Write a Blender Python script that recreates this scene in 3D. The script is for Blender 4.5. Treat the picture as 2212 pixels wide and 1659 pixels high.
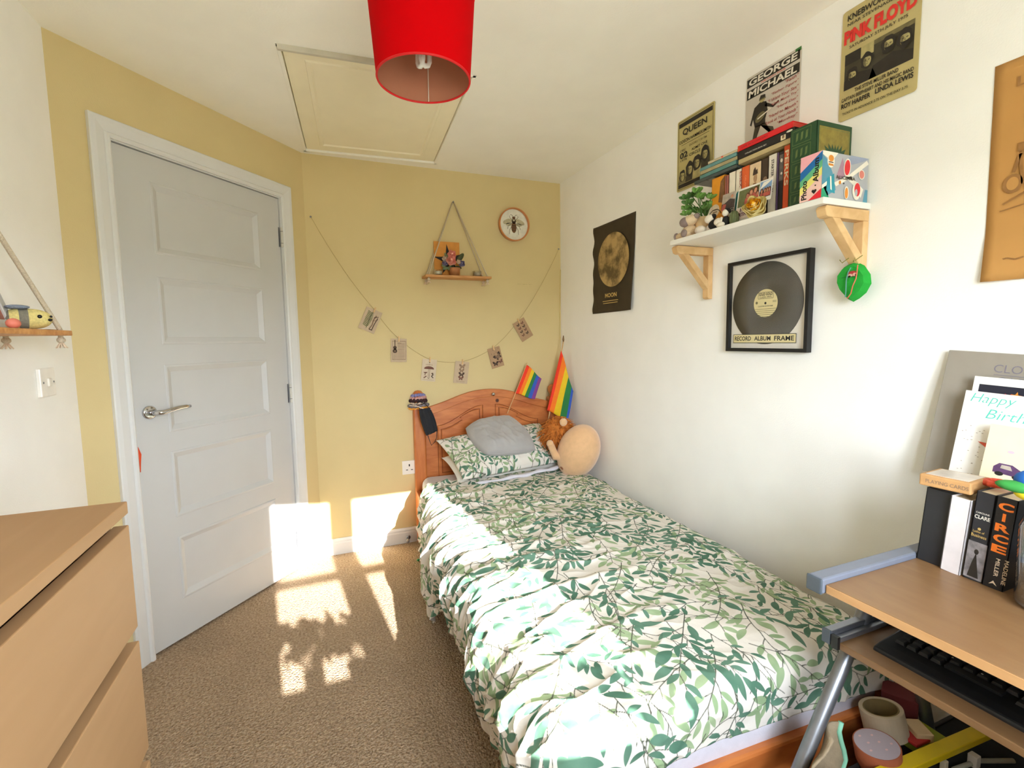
import bpy, math, random
import numpy as np
from mathutils import Vector, Matrix
random.seed(7); rng = np.random.default_rng(7)
scene = bpy.context.scene
COL = scene.collection
for o in list(bpy.data.objects): bpy.data.objects.remove(o)

# ------------------------------------------------------------------ camera
F_PX, W_PX, H_PX = 1035.1, 2212, 1659
CAM = Vector((-1.5466, -2.9456, 1.2504))
YAW, PITCH, ROLL = 0.3808, -0.0915, -0.0152
_f = Vector((math.sin(YAW)*math.cos(PITCH), math.cos(YAW)*math.cos(PITCH), math.sin(PITCH)))
_r = Vector((math.cos(YAW), -math.sin(YAW), 0)); _u = _r.cross(_f)
_c, _s = math.cos(ROLL), math.sin(ROLL)
RT, UP = _c*_r + _s*_u, -_s*_r + _c*_u
cd = bpy.data.cameras.new('camera'); cam = bpy.data.objects.new('camera', cd); COL.objects.link(cam)
cd.sensor_fit = 'HORIZONTAL'; cd.sensor_width = 36; cd.lens = F_PX*36/W_PX; cd.clip_start = 0.02
m = Matrix.Identity(4)
for i in range(3): m[i][0], m[i][1], m[i][2], m[i][3] = RT[i], UP[i], -_f[i], CAM[i]
cam.matrix_world = m; scene.camera = cam

# ------------------------------------------------------------------ light and exposure
vs = scene.view_settings
vs.view_transform = 'Standard'; vs.look = 'None'; vs.gamma = 1; vs.use_curve_mapping = False
vs.exposure = 1.0
WIN_Y, WIN_X0, WIN_X1, WIN_Z0, WIN_Z1 = -3.40, -1.53, -0.69, 0.86, 1.755
world = bpy.data.worlds.new('sky'); scene.world = world; world.use_nodes = True
bg = world.node_tree.nodes['Background']; bg.inputs[1].default_value = 27
_nt = world.node_tree; _tc = _nt.nodes.new('ShaderNodeTexCoord'); _sx = _nt.nodes.new('ShaderNodeSeparateXYZ'); _rp = _nt.nodes.new('ShaderNodeValToRGB')
_nt.links.new(_tc.outputs['Generated'], _sx.inputs[0]); _nt.links.new(_sx.outputs['Z'], _rp.inputs['Fac']); _nt.links.new(_rp.outputs['Color'], bg.inputs[0])
_e = _rp.color_ramp.elements; _e[0].position = 0.0; _e[0].color = (.28, .29, .25, 1); _e[1].position = .06; _e[1].color = (.82, .91, 1.02, 1)   # ground below, bright sky above
sd = bpy.data.lights.new('sun', 'SUN'); sd.energy = 21; sd.angle = 0.0093; sd.color = (1.0, 0.97, 0.93)
sun = bpy.data.objects.new('sun', sd); COL.objects.link(sun)
sun.rotation_euler = Vector((-0.10, 1.0, -0.41)).to_track_quat('-Z', 'Y').to_euler(); sun.location = (-1, -6, 4)
pd = bpy.data.lights.new('window_portal', 'AREA'); pd.shape = 'RECTANGLE'; pd.size = WIN_X1-WIN_X0; pd.size_y = WIN_Z1-WIN_Z0
pd.cycles.is_portal = True
po = bpy.data.objects.new('window_portal', pd); COL.objects.link(po)
po.location = ((WIN_X0+WIN_X1)/2, WIN_Y-0.06, (WIN_Z0+WIN_Z1)/2); po.rotation_euler = (math.radians(90), 0, 0)
scene.cycles.max_bounces = 14; scene.cycles.diffuse_bounces = 10; scene.cycles.transparent_max_bounces = 16
scene.cycles.caustics_reflective = False; scene.cycles.caustics_refractive = False
scene.cycles.sample_clamp_indirect = 6

# ------------------------------------------------------------------ pixel -> point on a real plane
def ray(px, py): return RT*((px-1106)/F_PX) + UP*((829.5-py)/F_PX) + _f
def onpl(px, py, ax, val):
    d = ray(px, py); t = (val-CAM[ax])/d[ax]; return CAM + d*t
def xp(px, py, X): return onpl(px, py, 0, X)
def yp(px, py, Y): return onpl(px, py, 1, Y)
def zp(px, py, Z): return onpl(px, py, 2, Z)

# ------------------------------------------------------------------ materials
def lin(c):
    if isinstance(c, str): c = [int(c[i:i+2], 16)/255 for i in (0, 2, 4)]
    elif max(c) > 1.001: c = [v/255 for v in c]
    return tuple((v/12.92 if v <= .04045 else ((v+.055)/1.055)**2.4) for v in c) + (1,)
MATS = {}
def node(nt, t, **kw):
    n = nt.nodes.new(t)
    for k, v in kw.items(): setattr(n, k, v)
    return n
def base(name):
    mt = bpy.data.materials.new(name); mt.use_nodes = True
    return mt, mt.node_tree, mt.node_tree.nodes['Principled BSDF']
def P(name, col, rough=.6, var=.06, scale=25, bump=0, bscale=None, metal=0, spec=None, trans=0, sheen=0):
    """procedural paint / cloth / plastic: base colour broken up by noise, optional bump"""
    if name in MATS: return MATS[name]
    mt, nt, b = base(name); c = lin(col)
    tc = node(nt, 'ShaderNodeTexCoord')
    nz = node(nt, 'ShaderNodeTexNoise'); nz.inputs['Scale'].default_value = scale; nz.inputs['Detail'].default_value = 4
    nt.links.new(tc.outputs['Object'], nz.inputs['Vector'])
    rp = node(nt, 'ShaderNodeValToRGB')
    rp.color_ramp.elements[0].position = .3; rp.color_ramp.elements[1].position = .7
    rp.color_ramp.elements[0].color = tuple(v*(1-var) for v in c[:3])+(1,)
    rp.color_ramp.elements[1].color = tuple(min(1, v*(1+var)) for v in c[:3])+(1,)
    nt.links.new(nz.outputs['Fac'], rp.inputs['Fac']); nt.links.new(rp.outputs['Color'], b.inputs['Base Color'])
    b.inputs['Roughness'].default_value = rough; b.inputs['Metallic'].default_value = metal
    if spec is not None: b.inputs['Specular IOR Level'].default_value = spec
    if sheen: b.inputs['Sheen Weight'].default_value = sheen
    if trans: b.inputs['Transmission Weight'].default_value = trans
    if bump:
        n2 = node(nt, 'ShaderNodeTexNoise'); n2.inputs['Scale'].default_value = bscale or scale*4; n2.inputs['Detail'].default_value = 3
        nt.links.new(tc.outputs['Object'], n2.inputs['Vector'])
        bp = node(nt, 'ShaderNodeBump'); bp.inputs['Strength'].default_value = bump; bp.inputs['Distance'].default_value = .004
        nt.links.new(n2.outputs['Fac'], bp.inputs['Height']); nt.links.new(bp.outputs['Normal'], b.inputs['Normal'])
    MATS[name] = mt; return mt
def wood(name, c1, c2, stretch=(1, 12, 12), scale=4, rough=.45, knots=0, kcol=(70, 30, 12)):
    if name in MATS: return MATS[name]
    mt, nt, b = base(name)
    tc = node(nt, 'ShaderNodeTexCoord'); mp = node(nt, 'ShaderNodeMapping'); mp.inputs['Scale'].default_value = stretch
    nt.links.new(tc.outputs['Object'], mp.inputs['Vector'])
    nz = node(nt, 'ShaderNodeTexNoise'); nz.inputs['Scale'].default_value = scale; nz.inputs['Detail'].default_value = 6; nz.inputs['Distortion'].default_value = .6
    nt.links.new(mp.outputs['Vector'], nz.inputs['Vector'])
    rp = node(nt, 'ShaderNodeValToRGB'); rp.color_ramp.elements[0].position = .35; rp.color_ramp.elements[1].position = .68
    rp.color_ramp.elements[0].color = lin(c2); rp.color_ramp.elements[1].color = lin(c1)
    nt.links.new(nz.outputs['Fac'], rp.inputs['Fac'])
    out = rp.outputs['Color']
    if knots:
        vo = node(nt, 'ShaderNodeTexVoronoi'); vo.inputs['Scale'].default_value = knots
        m2 = node(nt, 'ShaderNodeMapping'); m2.inputs['Scale'].default_value = (1, .02, 1); m2.inputs['Location'].default_value = (.13, 0, .07); nt.links.new(tc.outputs['Object'], m2.inputs['Vector']); nt.links.new(m2.outputs['Vector'], vo.inputs['Vector'])
        r2 = node(nt, 'ShaderNodeValToRGB'); r2.color_ramp.elements[0].position = .05; r2.color_ramp.elements[1].position = .085
        r2.color_ramp.elements[0].color = (1, 1, 1, 1); r2.color_ramp.elements[1].color = (0, 0, 0, 1)
        nt.links.new(vo.outputs['Distance'], r2.inputs['Fac'])
        mx = node(nt, 'ShaderNodeMix', data_type='RGBA'); nt.links.new(r2.outputs['Color'], mx.inputs['Factor'])
        nt.links.new(out, mx.inputs['A']); mx.inputs['B'].default_value = lin(kcol); out = mx.outputs['Result']
    nt.links.new(out, b.inputs['Base Color']); b.inputs['Roughness'].default_value = rough
    MATS[name] = mt; return mt
def glass(name, tint=(1, 1, 1), gl=.12):
    """thin clear sheet: mostly see-through with a glossy coat"""
    if name in MATS: return MATS[name]
    mt, nt, b = base(name); nt.nodes.remove(b); o = nt.nodes['Material Output']
    t = node(nt, 'ShaderNodeBsdfTransparent'); t.inputs[0].default_value = tuple(tint)+(1,)
    g = node(nt, 'ShaderNodeBsdfGlossy'); g.inputs['Roughness'].default_value = .05
    lw_ = node(nt, 'ShaderNodeLayerWeight'); lw_.inputs[0].default_value = gl
    mx = node(nt, 'ShaderNodeMixShader'); nt.links.new(lw_.outputs['Facing'], mx.inputs[0])
    nt.links.new(t.outputs[0], mx.inputs[1]); nt.links.new(g.outputs[0], mx.inputs[2]); nt.links.new(mx.outputs[0], o.inputs[0])
    MATS[name] = mt; return mt
def cloth2(name, col, transl=.3, rough=.9):
    """cloth that lets light glow through"""
    if name in MATS: return MATS[name]
    mt, nt, b = base(name); o = nt.nodes['Material Output']
    tc = node(nt, 'ShaderNodeTexCoord'); nz = node(nt, 'ShaderNodeTexNoise'); nz.inputs['Scale'].default_value = 300
    nt.links.new(tc.outputs['Object'], nz.inputs['Vector'])
    bp = node(nt, 'ShaderNodeBump'); bp.inputs['Strength'].default_value = .15; bp.inputs['Distance'].default_value = .002
    nt.links.new(nz.outputs['Fac'], bp.inputs['Height']); nt.links.new(bp.outputs['Normal'], b.inputs['Normal'])
    b.inputs['Base Color'].default_value = lin(col); b.inputs['Roughness'].default_value = rough; b.inputs['Specular IOR Level'].default_value = .08
    t = node(nt, 'ShaderNodeBsdfTranslucent'); t.inputs[0].default_value = lin(col)
    mx = node(nt, 'ShaderNodeMixShader'); mx.inputs[0].default_value = transl
    nt.links.new(b.outputs[0], mx.inputs[1]); nt.links.new(t.outputs[0], mx.inputs[2]); nt.links.new(mx.outputs[0], o.inputs[0])
    MATS[name] = mt; return mt

M_white = P('white_wall_paint', (244, 243, 239), .85, .02, 6, .12, 220)
M_ceil = P('ceiling_paint', (243, 241, 232), .9, .02, 6, .1, 160)
M_yel = P('yellow_wall_paint', (209, 190, 140), .85, .02, 6, .12, 220)
M_gloss = P('white_gloss_paint', (214, 214, 212), .35, .015, 8)
M_door = P('door_paint', (194, 194, 192), .42, .015, 8)
M_plastic = P('white_plastic', (232, 226, 214), .35, .02, 20)
M_chrome = P('chrome', (205, 205, 208), .12, .02, 20, metal=1)
M_steel = P('brushed_steel', (140, 142, 148), .35, .05, 60, metal=.8)
M_black = P('black_plastic', (18, 18, 19), .45, .1, 40)
M_ink = P('black_ink', (28, 24, 20), .7, .1, 40)
M_paperw = P('white_paper', (238, 234, 226), .8, .02, 30)
M_cream = P('cream_paper', (236, 222, 188), .8, .03, 30)
M_pages = P('page_edges', (214, 196, 158), .85, .12, 200)
M_rope = P('cotton_rope', (205, 190, 165), .95, .15, 300, .8, 500)
M_fringe = P('rope_fringe', (226, 205, 180), .95, .1, 200, .5, 500)
M_pine = wood('orange_pine', (205, 126, 66), (176, 96, 44), (2.2, 9, 9), 3, .38, 5.5)
M_pinev = wood('orange_pine_upright', (205, 126, 66), (176, 96, 44), (9, 9, 2), 3, .38, 4)
M_beech = wood('chest_veneer', (160, 123, 84), (155, 118, 79), (14, 2, 14), 2, .6)
M_desk = wood('desk_veneer', (134, 101, 66), (126, 92, 59), (8, 1.5, 8), 5, .4)
M_raw = wood('raw_wood', (226, 190, 138), (205, 164, 112), (6, 6, 6), 3, .6)
M_shelfw = wood('hanging_shelf_wood', (206, 152, 92), (180, 122, 66), (3, 20, 20), 3, .55)
M_terra = P('terracotta', (146, 74, 42), .8, .1, 30, .2)
M_mattw = P('mattress_cloth', (214, 212, 222), .9, .03, 60, .2, 400)

# carpet: looped pile, mottled beige
def carpet():
    mt, nt, b = base('beige_carpet')
    tc = node(nt, 'ShaderNodeTexCoord')
    n1 = node(nt, 'ShaderNodeTexNoise'); n1.inputs['Scale'].default_value = 115; n1.inputs['Detail'].default_value = 4; n1.inputs['Roughness'].default_value = .65
    n2 = node(nt, 'ShaderNodeTexNoise'); n2.inputs['Scale'].default_value = 5; n2.inputs['Detail'].default_value = 3
    vo = node(nt, 'ShaderNodeTexVoronoi'); vo.inputs['Scale'].default_value = 150
    for n in (n1, n2, vo): nt.links.new(tc.outputs['Object'], n.inputs['Vector'])
    rp = node(nt, 'ShaderNodeValToRGB'); e = rp.color_ramp.elements
    e[0].position = .36; e[1].position = .66; e[0].color = lin((146, 121, 95)); e[1].color = lin((200, 176, 148))
    nt.links.new(n1.outputs['Fac'], rp.inputs['Fac'])
    mx = node(nt, 'ShaderNodeMix', data_type='RGBA', blend_type='MULTIPLY'); mx.inputs['Factor'].default_value = .35
    r2 = node(nt, 'ShaderNodeValToRGB'); r2.color_ramp.elements[0].color = (.7, .7, .7, 1); r2.color_ramp.elements[0].position = .35; r2.color_ramp.elements[1].position = .65
    nt.links.new(n2.outputs['Fac'], r2.inputs['Fac']); nt.links.new(rp.outputs['Color'], mx.inputs['A']); nt.links.new(r2.outputs['Color'], mx.inputs['B'])
    nt.links.new(mx.outputs['Result'], b.inputs['Base Color']); b.inputs['Roughness'].default_value = 1; b.inputs['Specular IOR Level'].default_value = .1
    ad = node(nt, 'ShaderNodeMath', operation='SUBTRACT'); nt.links.new(n1.outputs['Fac'], ad.inputs[0]); nt.links.new(vo.outputs['Distance'], ad.inputs[1])
    bp = node(nt, 'ShaderNodeBump'); bp.inputs['Strength'].default_value = .9; bp.inputs['Distance'].default_value = .008
    nt.links.new(ad.outputs[0], bp.inputs['Height']); nt.links.new(bp.outputs['Normal'], b.inputs['Normal'])
    return mt
M_carpet = carpet()

def leafcloth(name, ground):
    """printed cotton: the leaf outlines live in the attributes leaf_a, leaf_b, stem (signed distance, m)"""
    mt, nt, b = base(name)
    def mask(att, soft=.0007):
        a = node(nt, 'ShaderNodeAttribute', attribute_name=att)
        r = node(nt, 'ShaderNodeMapRange'); r.inputs['From Min'].default_value = -soft; r.inputs['From Max'].default_value = soft
        r.inputs['To Min'].default_value = 1; r.inputs['To Max'].default_value = 0
        nt.links.new(a.outputs['Fac'], r.inputs['Value']); return r.outputs['Result'], a
    tc = node(nt, 'ShaderNodeTexCoord'); nz = node(nt, 'ShaderNodeTexNoise'); nz.inputs['Scale'].default_value = 14
    nt.links.new(tc.outputs['Object'], nz.inputs['Vector'])
    def two(c1, c2):
        rp = node(nt, 'ShaderNodeValToRGB'); rp.color_ramp.elements[0].position = .4; rp.color_ramp.elements[1].position = .6
        rp.color_ramp.elements[0].color = lin(c1); rp.color_ramp.elements[1].color = lin(c2)
        nt.links.new(nz.outputs['Fac'], rp.inputs['Fac']); return rp.outputs['Color']
    out = None
    mB, _ = mask('leaf_b'); mS, _ = mask('stem'); mA, _ = mask('leaf_a')
    x = node(nt, 'ShaderNodeMix', data_type='RGBA'); nt.links.new(mB, x.inputs['Factor']); x.inputs['A'].default_value = lin(ground); nt.links.new(two((138, 160, 122), (158, 176, 138)), x.inputs['B'])
    y = node(nt, 'ShaderNodeMix', data_type='RGBA'); nt.links.new(mS, y.inputs['Factor']); nt.links.new(x.outputs['Result'], y.inputs['A']); nt.links.new(two((72, 78, 66), (92, 92, 78)), y.inputs['B'])
    z = node(nt, 'ShaderNodeMix', data_type='RGBA'); nt.links.new(mA, z.inputs['Factor']); nt.links.new(y.outputs['Result'], z.inputs['A']); nt.links.new(two((78, 114, 94), (98, 132, 112)), z.inputs['B'])
    nt.links.new(z.outputs['Result'], b.inputs['Base Color']); b.inputs['Roughness'].default_value = .9; b.inputs['Specular IOR Level'].default_value = .15
    n2 = node(nt, 'ShaderNodeTexNoise'); n2.inputs['Scale'].default_value = 90; n2.inputs['Detail'].default_value = 3
    nt.links.new(tc.outputs['Object'], n2.inputs['Vector'])
    bp = node(nt, 'ShaderNodeBump'); bp.inputs['Strength'].default_value = .18; bp.inputs['Distance'].default_value = .004
    nt.links.new(n2.outputs['Fac'], bp.inputs['Height']); nt.links.new(bp.outputs['Normal'], b.inputs['Normal'])
    return mt
M_leaf = leafcloth('leaf_print_cotton', (222, 216, 206))

# ------------------------------------------------------------------ builders
def frame(O, X, Y, Z): 
    mm = Matrix.Identity(4)
    for i in range(3): mm[i][0], mm[i][1], mm[i][2], mm[i][3] = X[i], Y[i], Z[i], O[i]
    return mm
class MB:
    def __init__(s): s.V, s.F, s.I, s.mats = [], [], [], []
    def mi(s, mt):
        if mt not in s.mats: s.mats.append(mt)
        return s.mats.index(mt)
    def add(s, V, F, mt, T=None):
        n = len(s.V); k = s.mi(mt)
        s.V += [tuple(T @ Vector(v)) if T else tuple(v) for v in V]
        s.F += [tuple(i+n for i in f) for f in F]; s.I += [k]*len(F); return s
    def box(s, a, b, mt, T=None):
        x0, x1 = sorted((a[0], b[0])); y0, y1 = sorted((a[1], b[1])); z0, z1 = sorted((a[2], b[2]))
        V = [(x0,y0,z0),(x1,y0,z0),(x1,y1,z0),(x0,y1,z0),(x0,y0,z1),(x1,y0,z1),(x1,y1,z1),(x0,y1,z1)]
        return s.add(V, [(0,3,2,1),(4,5,6,7),(0,1,5,4),(1,2,6,5),(2,3,7,6),(3,0,4,7)], mt, T)
    def prism(s, pts, h, mt, T=None, taper=None):
        n = len(pts); q = taper or pts
        V = [(p[0], p[1], 0) for p in pts]+[(p[0], p[1], h) for p in q]
        F = [tuple(reversed(range(n))), tuple(range(n, 2*n))]+[(i, (i+1) % n, n+(i+1) % n, n+i) for i in range(n)]
        return s.add(V, F, mt, T)
    def tube(s, path, r, mt, n=8, closed=False, T=None, cap=True, flat=1.0):
        path = [Vector(p) for p in path]; N = len(path); rs = r if hasattr(r, '__len__') else [r]*N
        V, F = [], []; prev = None
        for i, p in enumerate(path):
            if closed: d = path[(i+1) % N]-path[i-1]
            else: d = path[min(i+1, N-1)]-path[max(i-1, 0)]
            d = d.normalized() if d.length > 1e-9 else Vector((0, 0, 1))
            if prev is None: a = d.cross(Vector((0, 0, 1)) if abs(d.z) < .9 else Vector((1, 0, 0))).normalized()
            else: a = (prev-d*prev.dot(d)).normalized()
            prev = a; b = d.cross(a)
            for k in range(n):
                t = 2*math.pi*k/n; V.append(p+(a*math.cos(t)+b*math.sin(t)*flat)*rs[i])
        for i in range(N if closed else N-1):
            j = (i+1) % N
            for k in range(n): F.append((i*n+k, i*n+(k+1) % n, j*n+(k+1) % n, j*n+k))
        if not closed and cap: F += [tuple(reversed(range(n))), tuple(range((N-1)*n, N*n))]
        return s.add(V, F, mt, T)
    def lathe(s, prof, mt, n=32, T=None):
        V, F = [], []; N = len(prof)
        for r, z in prof:
            for k in range(n): t = 2*math.pi*k/n; V.append((r*math.cos(t), r*math.sin(t), z))
        for i in range(N-1):
            for k in range(n): F.append((i*n+k, i*n+(k+1) % n, (i+1)*n+(k+1) % n, (i+1)*n+k))
        if prof[0][0] > 1e-6: F.append(tuple(reversed(range(n))))
        if prof[-1][0] > 1e-6: F.append(tuple(range((N-1)*n, N*n)))
        return s.add(V, F, mt, T)
    def ell(s, c, r, mt, n=16, R=None, T=None):
        V, F = [], []; N = n//2+1
        R = R or Matrix.Identity(3)
        for i in range(N):
            a = math.pi*i/(N-1)
            for k in range(n):
                t = 2*math.pi*k/n
                V.append(Vector(c)+R @ Vector((r[0]*math.sin(a)*math.cos(t), r[1]*math.sin(a)*math.sin(t), r[2]*math.cos(a))))
        for i in range(N-1):
            for k in range(n): F.append((i*n+k, (i+1)*n+k, (i+1)*n+(k+1) % n, i*n+(k+1) % n))
        return s.add(V, F, mt, T)
    def grid(s, A, mt, T=None, closed=False):
        nu, nv = A.shape[0], A.shape[1]
        F = [(i*nv+j, i*nv+j+1, (i+1)*nv+j+1, (i+1)*nv+j) for i in range(nu-1) for j in range(nv-1)]
        return s.add([tuple(p) for p in A.reshape(-1, 3)], F, mt, T)
    def build(s, name, parent=None, smooth=False, bevel=0, solid=0, sub=0, seg=2, auto=None):
        me = bpy.data.meshes.new(name); me.from_pydata(s.V, [], s.F)
        for mt in s.mats: me.materials.append(mt)
        me.polygons.foreach_set('material_index', s.I)
        if smooth: me.polygons.foreach_set('use_smooth', [True]*len(s.F))
        me.update()
        o = bpy.data.objects.new(name, me); COL.objects.link(o)
        if parent: o.parent = parent
        if solid: q = o.modifiers.new('thick', 'SOLIDIFY'); q.thickness = solid; q.offset = 0
        if bevel: q = o.modifiers.new('edge', 'BEVEL'); q.width = bevel; q.segments = seg; q.limit_method = 'ANGLE'
        if sub: q = o.modifiers.new('round', 'SUBSURF'); q.levels = sub; q.render_levels = sub
        return o
def thing(name, label, cat, loc=(0, 0, 0), rot=(0, 0, 0), group=None):
    o = bpy.data.objects.new(name, None); o.empty_display_size = .05; COL.objects.link(o)
    o.location = loc; o.rotation_euler = rot; o['label'] = label; o['category'] = cat
    if group: o['group'] = group
    return o
def tag(o, label, cat, group=None):
    o['label'] = label; o['category'] = cat
    if group: o['group'] = group
    return o
def struct(o): o['kind'] = 'structure'; return o
def lab(o, s): o['label'] = s; return o

_tc = {}
def text2d(t, bold=0):
    key = (t, bold)
    if key not in _tc:
        cu = bpy.data.curves.new('t', 'FONT'); cu.body = t; cu.size = 1; cu.offset = bold; cu.resolution_u = 3; cu.align_x = 'LEFT'
        ob = bpy.data.objects.new('t', cu); COL.objects.link(ob)
        me = bpy.data.meshes.new_from_object(ob)
        V = [(v.co.x, v.co.y) for v in me.vertices]; F = [tuple(p.vertices) for p in me.polygons]
        bpy.data.objects.remove(ob); bpy.data.curves.remove(cu); bpy.data.meshes.remove(me)
        x0 = min(v[0] for v in V); x1 = max(v[0] for v in V); y0 = min(v[1] for v in V); y1 = max(v[1] for v in V)
        _tc[key] = ([((a-x0)/(x1-x0), (b-y0)/(y1-y0)) for a, b in V], F)
    return _tc[key]
class Art:
    """flat printed shapes in a (right, up) frame, stacked in thin ink layers"""
    def __init__(s): s.mb = MB(); s.z = .0004
    def up(s, d=.0003): s.z += d; return s
    def poly(s, pts, mt):
        a = sum(pts[i-1][0]*p[1]-p[0]*pts[i-1][1] for i, p in enumerate(pts))
        if a < 0: pts = list(reversed(pts))
        s.mb.add([(p[0], p[1], s.z) for p in pts], [tuple(range(len(pts)))], mt); return s
    def rect(s, x0, y0, x1, y1, mt): return s.poly([(x0, y0), (x1, y0), (x1, y1), (x0, y1)], mt)
    def ell(s, cx, cy, rx, ry, mt, n=20, rot=0):
        c, q = math.cos(rot), math.sin(rot)
        return s.poly([(cx+rx*math.cos(t)*c-ry*math.sin(t)*q, cy+rx*math.cos(t)*q+ry*math.sin(t)*c) for t in [2*math.pi*k/n for k in range(n)]], mt)
    def line(s, pts, w, mt):
        for (x0, y0), (x1, y1) in zip(pts[:-1], pts[1:]):
            d = math.hypot(x1-x0, y1-y0) or 1; nx, ny = -(y1-y0)/d*w/2, (x1-x0)/d*w/2
            s.poly([(x0+nx, y0+ny), (x1+nx, y1+ny), (x1-nx, y1-ny), (x0-nx, y0-ny)], mt)
        return s
    def text(s, t, x, y, w, h, mt, bold=.01, rot=0, slant=0):
        V, F = text2d(t, bold); c, q = math.cos(rot), math.sin(rot)
        P_ = [(a*w+b*h*slant, b*h) for a, b in V]
        s.mb.add([(x+a*c-b*q, y+a*q+b*c, s.z) for a, b in P_], F, mt); return s
    def build(s, name, parent, O, R, U, N=None):
        R, U = Vector(R), Vector(U); N = Vector(N) if N else R.cross(U)
        T = frame(O, R, U, N); s.mb.V = [tuple(T @ Vector(v)) for v in s.mb.V]
        return s.mb.build(name, parent)
RWALL = dict(R=(0, -1, 0), U=(0, 0, 1))      # reading directions of something facing the room on the right wall
BWALL = dict(R=(1, 0, 0), U=(0, 0, 1))

# ================================================================== the room
H = 2.2846; WX = 1.5849; CA, CB = .7479, .8489; LX = -(WX+CA); FY = WIN_Y
DL = math.hypot(CA, CB); DU = Vector((-CA/DL, -CB/DL, 0)); DN = Vector((CB/DL, -CA/DL, 0)); DB = Vector((-WX, 0, 0))
TD = frame(DB, DU, (0, 0, 1), DN)            # door wall frame: x along wall from the back corner, y up, z into the room
struct(MB().box((LX-.1, FY-.1, -.1), (.1, .1, 0), M_carpet).build('floor'))
# ceiling with the loft opening left out
HW, HD, HPHI = .716, .985, math.radians(-3.8); HM = Matrix.Translation((-1.247, -.548, H)) @ Matrix.Rotation(HPHI, 4, 'Z')
hole = [HM @ Vector((a*HW/2, b*HD/2, 0)) for a, b in ((-1, -1), (1, -1), (1, 1), (-1, 1))]
outr = [(LX-.1, FY-.1), (.1, FY-.1), (.1, .1), (LX-.1, .1)]
c = MB(); V = [(x, y, H) for x, y in outr]+[(p[0], p[1], H) for p in hole]+[(x, y, H+.13) for x, y in outr]+[(p[0], p[1], H+.13) for p in hole]
F = []
for i in range(4):
    j = (i+1) % 4; F += [(i, 4+i, 4+j, j), (8+i, 8+j, 12+j, 12+i), (4+i, 12+i, 12+j, 4+j), (i, j, 8+j, 8+i)]
c.add(V, F, M_ceil); struct(c.build('ceiling'))
struct(MB().box((0, FY-.1, 0), (.1, .1, H), M_white).build('wall_right'))
struct(MB().box((-WX-.03, 0, 0), (0, .1, H), M_yel).build('wall_back'))
struct(MB().box((LX-.1, FY-.1, 0), (LX, -CB+.04, H), M_white).build('wall_left'))
S0, S1, DZ = .176, .958, 1.998                # door opening
w = MB()
w.box((-.02, 0, -.1), (S0-.012, H, 0), M_yel, TD); w.box((S1+.012, 0, -.1), (DL+.0, H, 0), M_yel, TD); w.box((S0-.012, DZ+.012, -.1), (S1+.012, H, 0), M_yel, TD)
w.box((S0-.02, -.02, -.14), (S1+.02, DZ+.02, -.1), M_white, TD)  # unseen backing added behind the door to stop outside light leaking in
struct(w.build('wall_door'))
w = MB()                                      # wall behind the camera with the window opening
w.box((LX, FY-.1, 0), (WIN_X0, FY, H), M_white); w.box((WIN_X1, FY-.1, 0), (0, FY, H), M_white)
w.box((WIN_X0, FY-.1, 0), (WIN_X1, FY, WIN_Z0), M_white); w.box((WIN_X0, FY-.1, WIN_Z1), (WIN_X1, FY, H), M_white)
struct(w.build('wall_front'))
fr = MB()
t = .035
for a, b in (((WIN_X0, WIN_Z0), (WIN_X0+t, WIN_Z1)), ((WIN_X1-t*.4, WIN_Z0), (WIN_X1, WIN_Z1)), ((WIN_X0, WIN_Z0), (WIN_X1, WIN_Z0+.03)), ((WIN_X0, WIN_Z1-.02), (WIN_X1, WIN_Z1)),
             ((-1.195, WIN_Z0), (-1.06, WIN_Z1)), ((WIN_X0, 1.283), (WIN_X1, 1.315))):
    fr.box((a[0], FY-.08, a[1]), (b[0], FY-.03, b[1]), M_gloss)
wn = struct(fr.build('window_1', bevel=.003))
MB().box((WIN_X0, FY-.057, WIN_Z0), (WIN_X1, FY-.053, WIN_Z1), glass('window_glass', (1, 1, 1), .05)).build('pane', wn)
MB().box((WIN_X0-.04, FY-.03, WIN_Z0-.025), (WIN_X1+.04, FY+.17, WIN_Z0), M_gloss).build('window_sill', wn, bevel=.006)

def skirting(name, L, T):
    prof = [(0, 0), (.016, 0), (.016, .066), (.012, .072), (.012, .082), (.006, .094), (0, .094)]
    mb = MB(); mb.prism(prof, L, M_gloss, T); return struct(mb.build(name))
skirting('baseboard_back', WX-.01, frame((-WX+.005, 0, 0), (0, -1, 0), (0, 0, 1), (1, 0, 0)))
skirting('baseboard_right', -FY, frame((0, 0, 0), (-1, 0, 0), (0, 0, 1), (0, -1, 0)))
skirting('baseboard_left', -FY-CB, frame((LX, FY, 0), (1, 0, 0), (0, 0, 1), (0, 1, 0)))
mb = MB(); pr = [(0, 0), (.016, 0), (.016, .066), (.012, .072), (.012, .082), (.006, .094), (0, .094)]
mb.prism(pr, .086, M_gloss, frame(DB+DU*.095, DN, (0, 0, 1), -DU)); mb.prism(pr, .105, M_gloss, frame(DB+DU*1.125, DN, (0, 0, 1), -DU))
struct(mb.build('baseboard_door'))

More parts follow.
